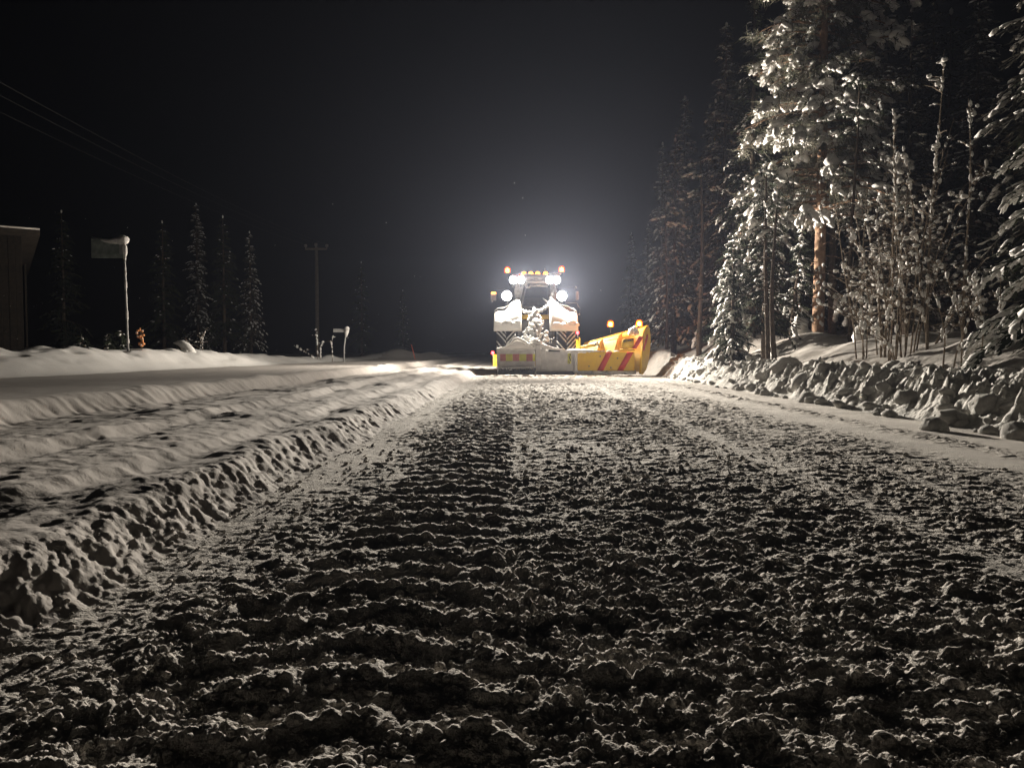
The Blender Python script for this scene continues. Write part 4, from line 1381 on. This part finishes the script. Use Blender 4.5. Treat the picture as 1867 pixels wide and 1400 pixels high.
# hinge post
mb = MB(); mb.tube([(X(1049.5), PY + .0, .10), (X(1049.5), PY + .0, Z(640))], .055, 12); mb.box((X(1049.5), PY + .02, .16), (.15, .14, .06), None, .01)
mb.box((X(1049.5), PY + .02, Z(643)), (.15, .14, .05), None, .01)
mb.build('hinge_post', 'grey', gp, 'auto')
# yellow wing beam
xw0, xw1 = X(1052), X(1157)
zw1, zw0 = Z(641.5), Z(676)
mb = MB(); mb.box(((xw0 + xw1) / 2, PY + .08, (zw0 + zw1) / 2), (xw1 - xw0, .13, zw1 - zw0), None, .012)
wb = mb.build('wing_beam', 'yellow', gp, 'auto')


def stripe(pts, y=PY + .005, parent=wb):
    mb = MB(); mb.prism([(X(a, y), Z(b, y)) for a, b in pts], ((0, y, 0), (1, 0, 0), (0, 0, 1), (0, 1, 0)), .012)
    return mb.build('red_stripe', 'red', parent, False)


stripe([(1088.6, 675.6), (1100, 675.6), (1116.5, 642), (1106, 642)])
stripe([(1125.3, 675.6), (1136.5, 675.6), (1155.3, 642), (1143.6, 642)])
mb = MB()
for px, py in ((1094.5, 649.5), (1126, 653), (1074, 667.5), (1114, 670)):
    mb.lathe([(0, -.012), (.018, -.012), (.022, 0)], (X(px), PY + .012, Z(py)), 'Y', 10)
mb.build('bolt', 'grey_dark', wb, kind='stuff')
mb = MB(); mb.box(((xw0 + xw1) / 2 + .03, PY + .10, .13), (xw1 - xw0 + .06, .05, .13), None, .01); mb.build('cutting_edge', 'steel', gp, 'auto')
mb = MB()
for k in range(7):
    mb.blob((rng.uniform(X(1060), X(1150)), PY + .05, .13), (.18, .03, .05), None, 1, rng)
mb.build('snow_smear', 'snow', gp, kind='stuff')

# conical mouldboard behind the beam, turned 30 degrees
ca, sa = math.cos(R(30)), math.sin(R(30))
NV = np.array([sa, ca, 0]); AV = np.array([ca, -sa, 0])
B0 = np.array([X(1058, 23.5), 23.5, 0])
LW = 1.93


def mould(u, v, off=0.0):
    ztop = .98 + .52 * u
    f = (.30 + .42 * u) * (v ** 1.9)
    # v along an arc: forward offset f, height rises and curls over at the top
    z = .14 + (ztop - .14) * math.sin(v * math.pi / 2 * .98)
    f = (.28 + .40 * u) * (1 - math.cos(v * math.pi / 2))
    p = B0 + AV * LW * u + NV * (f - off) + np.array([0, 0, z])
    return p


us, vs_ = np.linspace(0, 1, 25), np.linspace(0, 1, 15)
V = np.array([[mould(u, v) for v in vs_] for u in us])
mb = MB(); mb.shell(V, np.array([.012, .022, -.006])); mb.build('mouldboard', 'yellow_dirty', gp, 'auto')
mb = MB(); mb.tube([mould(u, 1.0) + np.array([0, 0, .01]) for u in us], .02, 8); mb.build('top_rail', 'yellow', gp)
# crescent ribs
for u in (.30, .60):
    mb = MB()
    n = 14; outer = []; inner = []
    for k in range(n):
        v = .12 + .86 * k / (n - 1)
        dpt = .30 * (1 - k / (n - 1)) ** .8 * (.75 + .4 * u) + .03
        outer.append(mould(u, v, .012)); inner.append(mould(u, v, dpt))
    A = np.array([outer, inner]).transpose(1, 0, 2)
    mb.shell(A, AV * .03); mb.build('rib', 'yellow_dirty', gp, 'auto')
# end plate
E0 = B0 + AV * (LW + .02)
poly = [(-.16, .08), (.10, .06), (.46, .20), (.74, .52), (.84, .80), (.88, 1.05), (.86, 1.28), (.78, 1.43), (.62, 1.50), (.42, 1.48), (.24, 1.36), (.12, 1.15), (.0, .7)]
poly = [(a * .84, b) for a, b in poly]
mb = MB(); mb.prism(poly, (E0, NV, (0, 0, 1), AV), .03); ep = mb.build('end_plate', 'yellow', gp, 'auto')
mb = MB(); mb.prism([(.06, .78), (.17, .74), (.52, 1.16), (.50, 1.24), (.40, 1.26)], (E0 + AV * .032, NV, (0, 0, 1), AV), .006); mb.build('red_stripe', 'red', ep, False)
mb = MB(); mb.tube([E0 + NV * a + np.array([0, 0, b]) + AV * .04 for a, b in ((-.12, .08), (-.02, .7), (.10, 1.16))], .022, 8); mb.build('edge_pole', 'yellow', ep)
# name panel between outer rib and end plate
yb = PY + .02
mb = MB(); xA, xB = X(1132.5, yb), X(1156, yb)
mb.prism([(xA + .02, Z(635.5, yb)), (xB, Z(636, yb)), (xB, Z(617, yb)), (xA + .12, Z(616.5, yb)), (xA + .03, Z(620, yb)), (xA, Z(628, yb))], ((0, yb, 0), (1, 0, 0), (0, 0, 1), (0, 1, 0)), .02)
npn = mb.build('name_panel', 'yellow', gp, False)
stripe([(1152.5, 635.8), (1160, 635.8), (1173, 615), (1165, 612.5)], yb - .02, npn)
fc = bpy.data.curves.new('lettering', 'FONT'); fc.body = 'FEOMET'; fc.size = .088; fc.extrude = .003; fc.offset = .003; fc.align_x = 'CENTER'; fc.align_y = 'CENTER'
tmp = bpy.data.objects.new('lettering', fc); COL.objects.link(tmp)
bpy.context.view_layer.update()
lm = bpy.data.meshes.new_from_object(tmp.evaluated_get(bpy.context.evaluated_depsgraph_get()))
bpy.data.objects.remove(tmp)
lm.materials.clear(); lm.materials.append(M['black'])
fo = bpy.data.objects.new('lettering', lm); COL.objects.link(fo); fo.parent = npn
fo.location = Vector(((X(1136, yb) + X(1154, yb)) / 2, yb - .008, Z(621, yb))) - Vector(ORG[npn.name])
fo.rotation_euler = (R(90), R(-7), 0)
# tubes and cylinder
mb = MB(); mb.tube([w(1103, 621, PY + .1), w(1130, 617.5, PY + .1), w(1160, 611, PY + .05)], .014, 8); mb.tube([w(1130, 637.5, PY), w(1157, 638.5, PY)], .022, 8); mb.build('brace_tube', 'yellow', gp)
mb = MB(); mb.tube([w(1059, 633, PY + .25), w(1086, 629, PY + .2)], .045, 10); mb.tube([w(1086, 629, PY + .2), w(1095, 628, PY + .2)], .022, 8); mb.build('hydraulic_cylinder', 'yellow', gp)
mb = MB(); mb.tube([w(1088, 621, PY + .2), w(1093, 634, PY + .15)], .02, 8); mb.blob(w(1086, 627, PY + .15), (.04, .04, .05), None, 1, rng); mb.build('valve_bracket', 'grey_dark', gp)
# snow on the inner beam
mb = MB()
for px, py, s in ((1040, 637, .10), (1048, 637, .12), (1056, 638, .11), (1064, 638.5, .10), (1072, 639, .09), (1080, 639.5, .08), (1088, 639.5, .07), (1098, 640, .05), (1034, 638, .07), (1110, 640, .05), (1124, 640, .05)):
    p = at(px, py, PY + .10); mb.blob((p.x, p.y, Z(641)), (s * 1.6, s * 1.1, s * .75), None, 2, rng)
mb.build('snow_cover', 'snow', gp)
mb = MB()
for px, py, s in ((1152, 604, .11), (1158, 600, .10), (1149, 608, .07), (1160, 606, .09)):
    mb.blob(at(px, py, PY + .25), (s, s * .7, s), None, 2, rng)
mb.build('snow_lump', 'crust', gp)
# beacons on the wing
for px, py, Y, foot in ((1113, 591.5, 23.2, 607), (1165.4, 590.5, 22.75, 600)):
    c = at(px, py, Y); f_ = at(px, foot, Y)
    mb = MB(); mb.tube([f_, (c.x, c.y, c.z - .07)], .014, 8); mb.lathe([(0, -.09), (.075, -.09), (.075, -.06), (0, -.06)], c, 'Z', 16)
    bk = mb.build('beacon', 'black', gp, 'auto')
    dome(c, 'beacon glass amber', 'amber', bk)

# ================================================================== FRONT PLOUGH
FY = 30.0
fp = thing('front_plough', 'yellow front plough peeking out on both sides of the tractor with red lamps', 'snow plough', (.8, FY, 0))


def fm(u, v):
    zt = .62 + .62 * u
    z = .10 + (zt - .10) * math.sin(v * 1.5)
    f = (.22 + .3 * u) * (1 - math.cos(v * 1.57))
    return np.array([-.86 + 3.30 * u, FY - .35 * u + f, z])


V = np.array([[fm(u, v) for v in np.linspace(0, 1, 11)] for u in np.linspace(0, 1, 21)])
mb = MB(); mb.shell(V, np.array([0, .03, 0])); mb.build('mouldboard', 'yellow', fp, 'auto')
mb = MB(); mb.prism([(-.05, .08), (.5, .08), (.55, .7), (.42, 1.2), (.25, 1.3), (.05, 1.25)], ((2.45, FY - .35, 0), (0, 1, 0), (0, 0, 1), (1, 0, 0)), .03)
mb.prism([(-.1, .08), (.35, .08), (.3, .55), (.2, .7), (.0, .62)], ((-.89, FY, 0), (0, 1, 0), (0, 0, 1), (1, 0, 0)), .03)
mb.build('end_plate', 'yellow', fp, 'auto')
mb = MB(); mb.box((.8, FY - .5, .55), (.9, .8, .3), None, .03); mb.build('push_frame', 'grey_dark', fp, 'auto')
a = at(1051, 634, FY - .3); b2 = at(1062, 616, FY - .3)
for px, py, foot in ((1053, 606.5, 616), (898.3, 643.3, 652)):
    c = at(px, py, FY - .1); f_ = at(px + 1, foot, FY - .1)
    mb = MB(); mb.tube([f_, (c.x, c.y, c.z - .04)], .014, 8); lp = mb.build('marker_lamp', 'galv', fp)
    mb = MB(); mb.lathe([(.0, -.06), (.05, -.05), (.06, 0), (.045, .05), (0, .06)], c, 'Z', 14); mb.build('dome', 'redlamp', lp)

# ================================================================== falling snow and haze
nr = np.random.RandomState(3)
fl = MB()
ov = np.array([[1, 0, 0], [-1, 0, 0], [0, 1, 0], [0, -1, 0], [0, 0, 1], [0, 0, -1]], float)
of = np.array([[0, 2, 4], [2, 1, 4], [1, 3, 4], [3, 0, 4], [2, 0, 5], [1, 2, 5], [3, 1, 5], [0, 3, 5]])
NF = 260
Yf = nr.uniform(5, 34, NF); Xf = nr.uniform(-.75, .75, NF) * Yf; Zf = nr.uniform(.5, 2.4, NF)
for x, y, z in zip(Xf, Yf, Zf):
    fl.add(ov * nr.uniform(.002, .0045) * np.array([1, 1, .8]) + np.array([x, y, z]), of)
fl.build('falling_snow', 'snow', kind='stuff')

hm = bpy.data.materials.new('frosty air')
hm.use_nodes = True
hn = hm.node_tree.nodes; hn.clear()
ho = hn.new('ShaderNodeOutputMaterial'); hv = hn.new('ShaderNodeVolumePrincipled')
hv.inputs['Color'].default_value = (.66, .73, .97, 1)
hv.inputs['Density'].default_value = HAZE
hv.inputs['Anisotropy'].default_value = 0.6
hm.node_tree.links.new(hv.outputs[0], ho.inputs['Volume'])
hb_ = MB()
x0, x1, y0, y1, z0, z1 = -200, 200, -200, 200, -3.0, 24
vv = [(x, y, z) for x in (x0, x1) for y in (y0, y1) for z in (z0, z1)]
hb_.add(vv, [[0, 1, 3, 2], [4, 6, 7, 5], [0, 4, 5, 1], [2, 3, 7, 6], [0, 2, 6, 4], [1, 5, 7, 3]])
hz_ = hb_.build('haze', hm, smooth=False, kind='stuff')
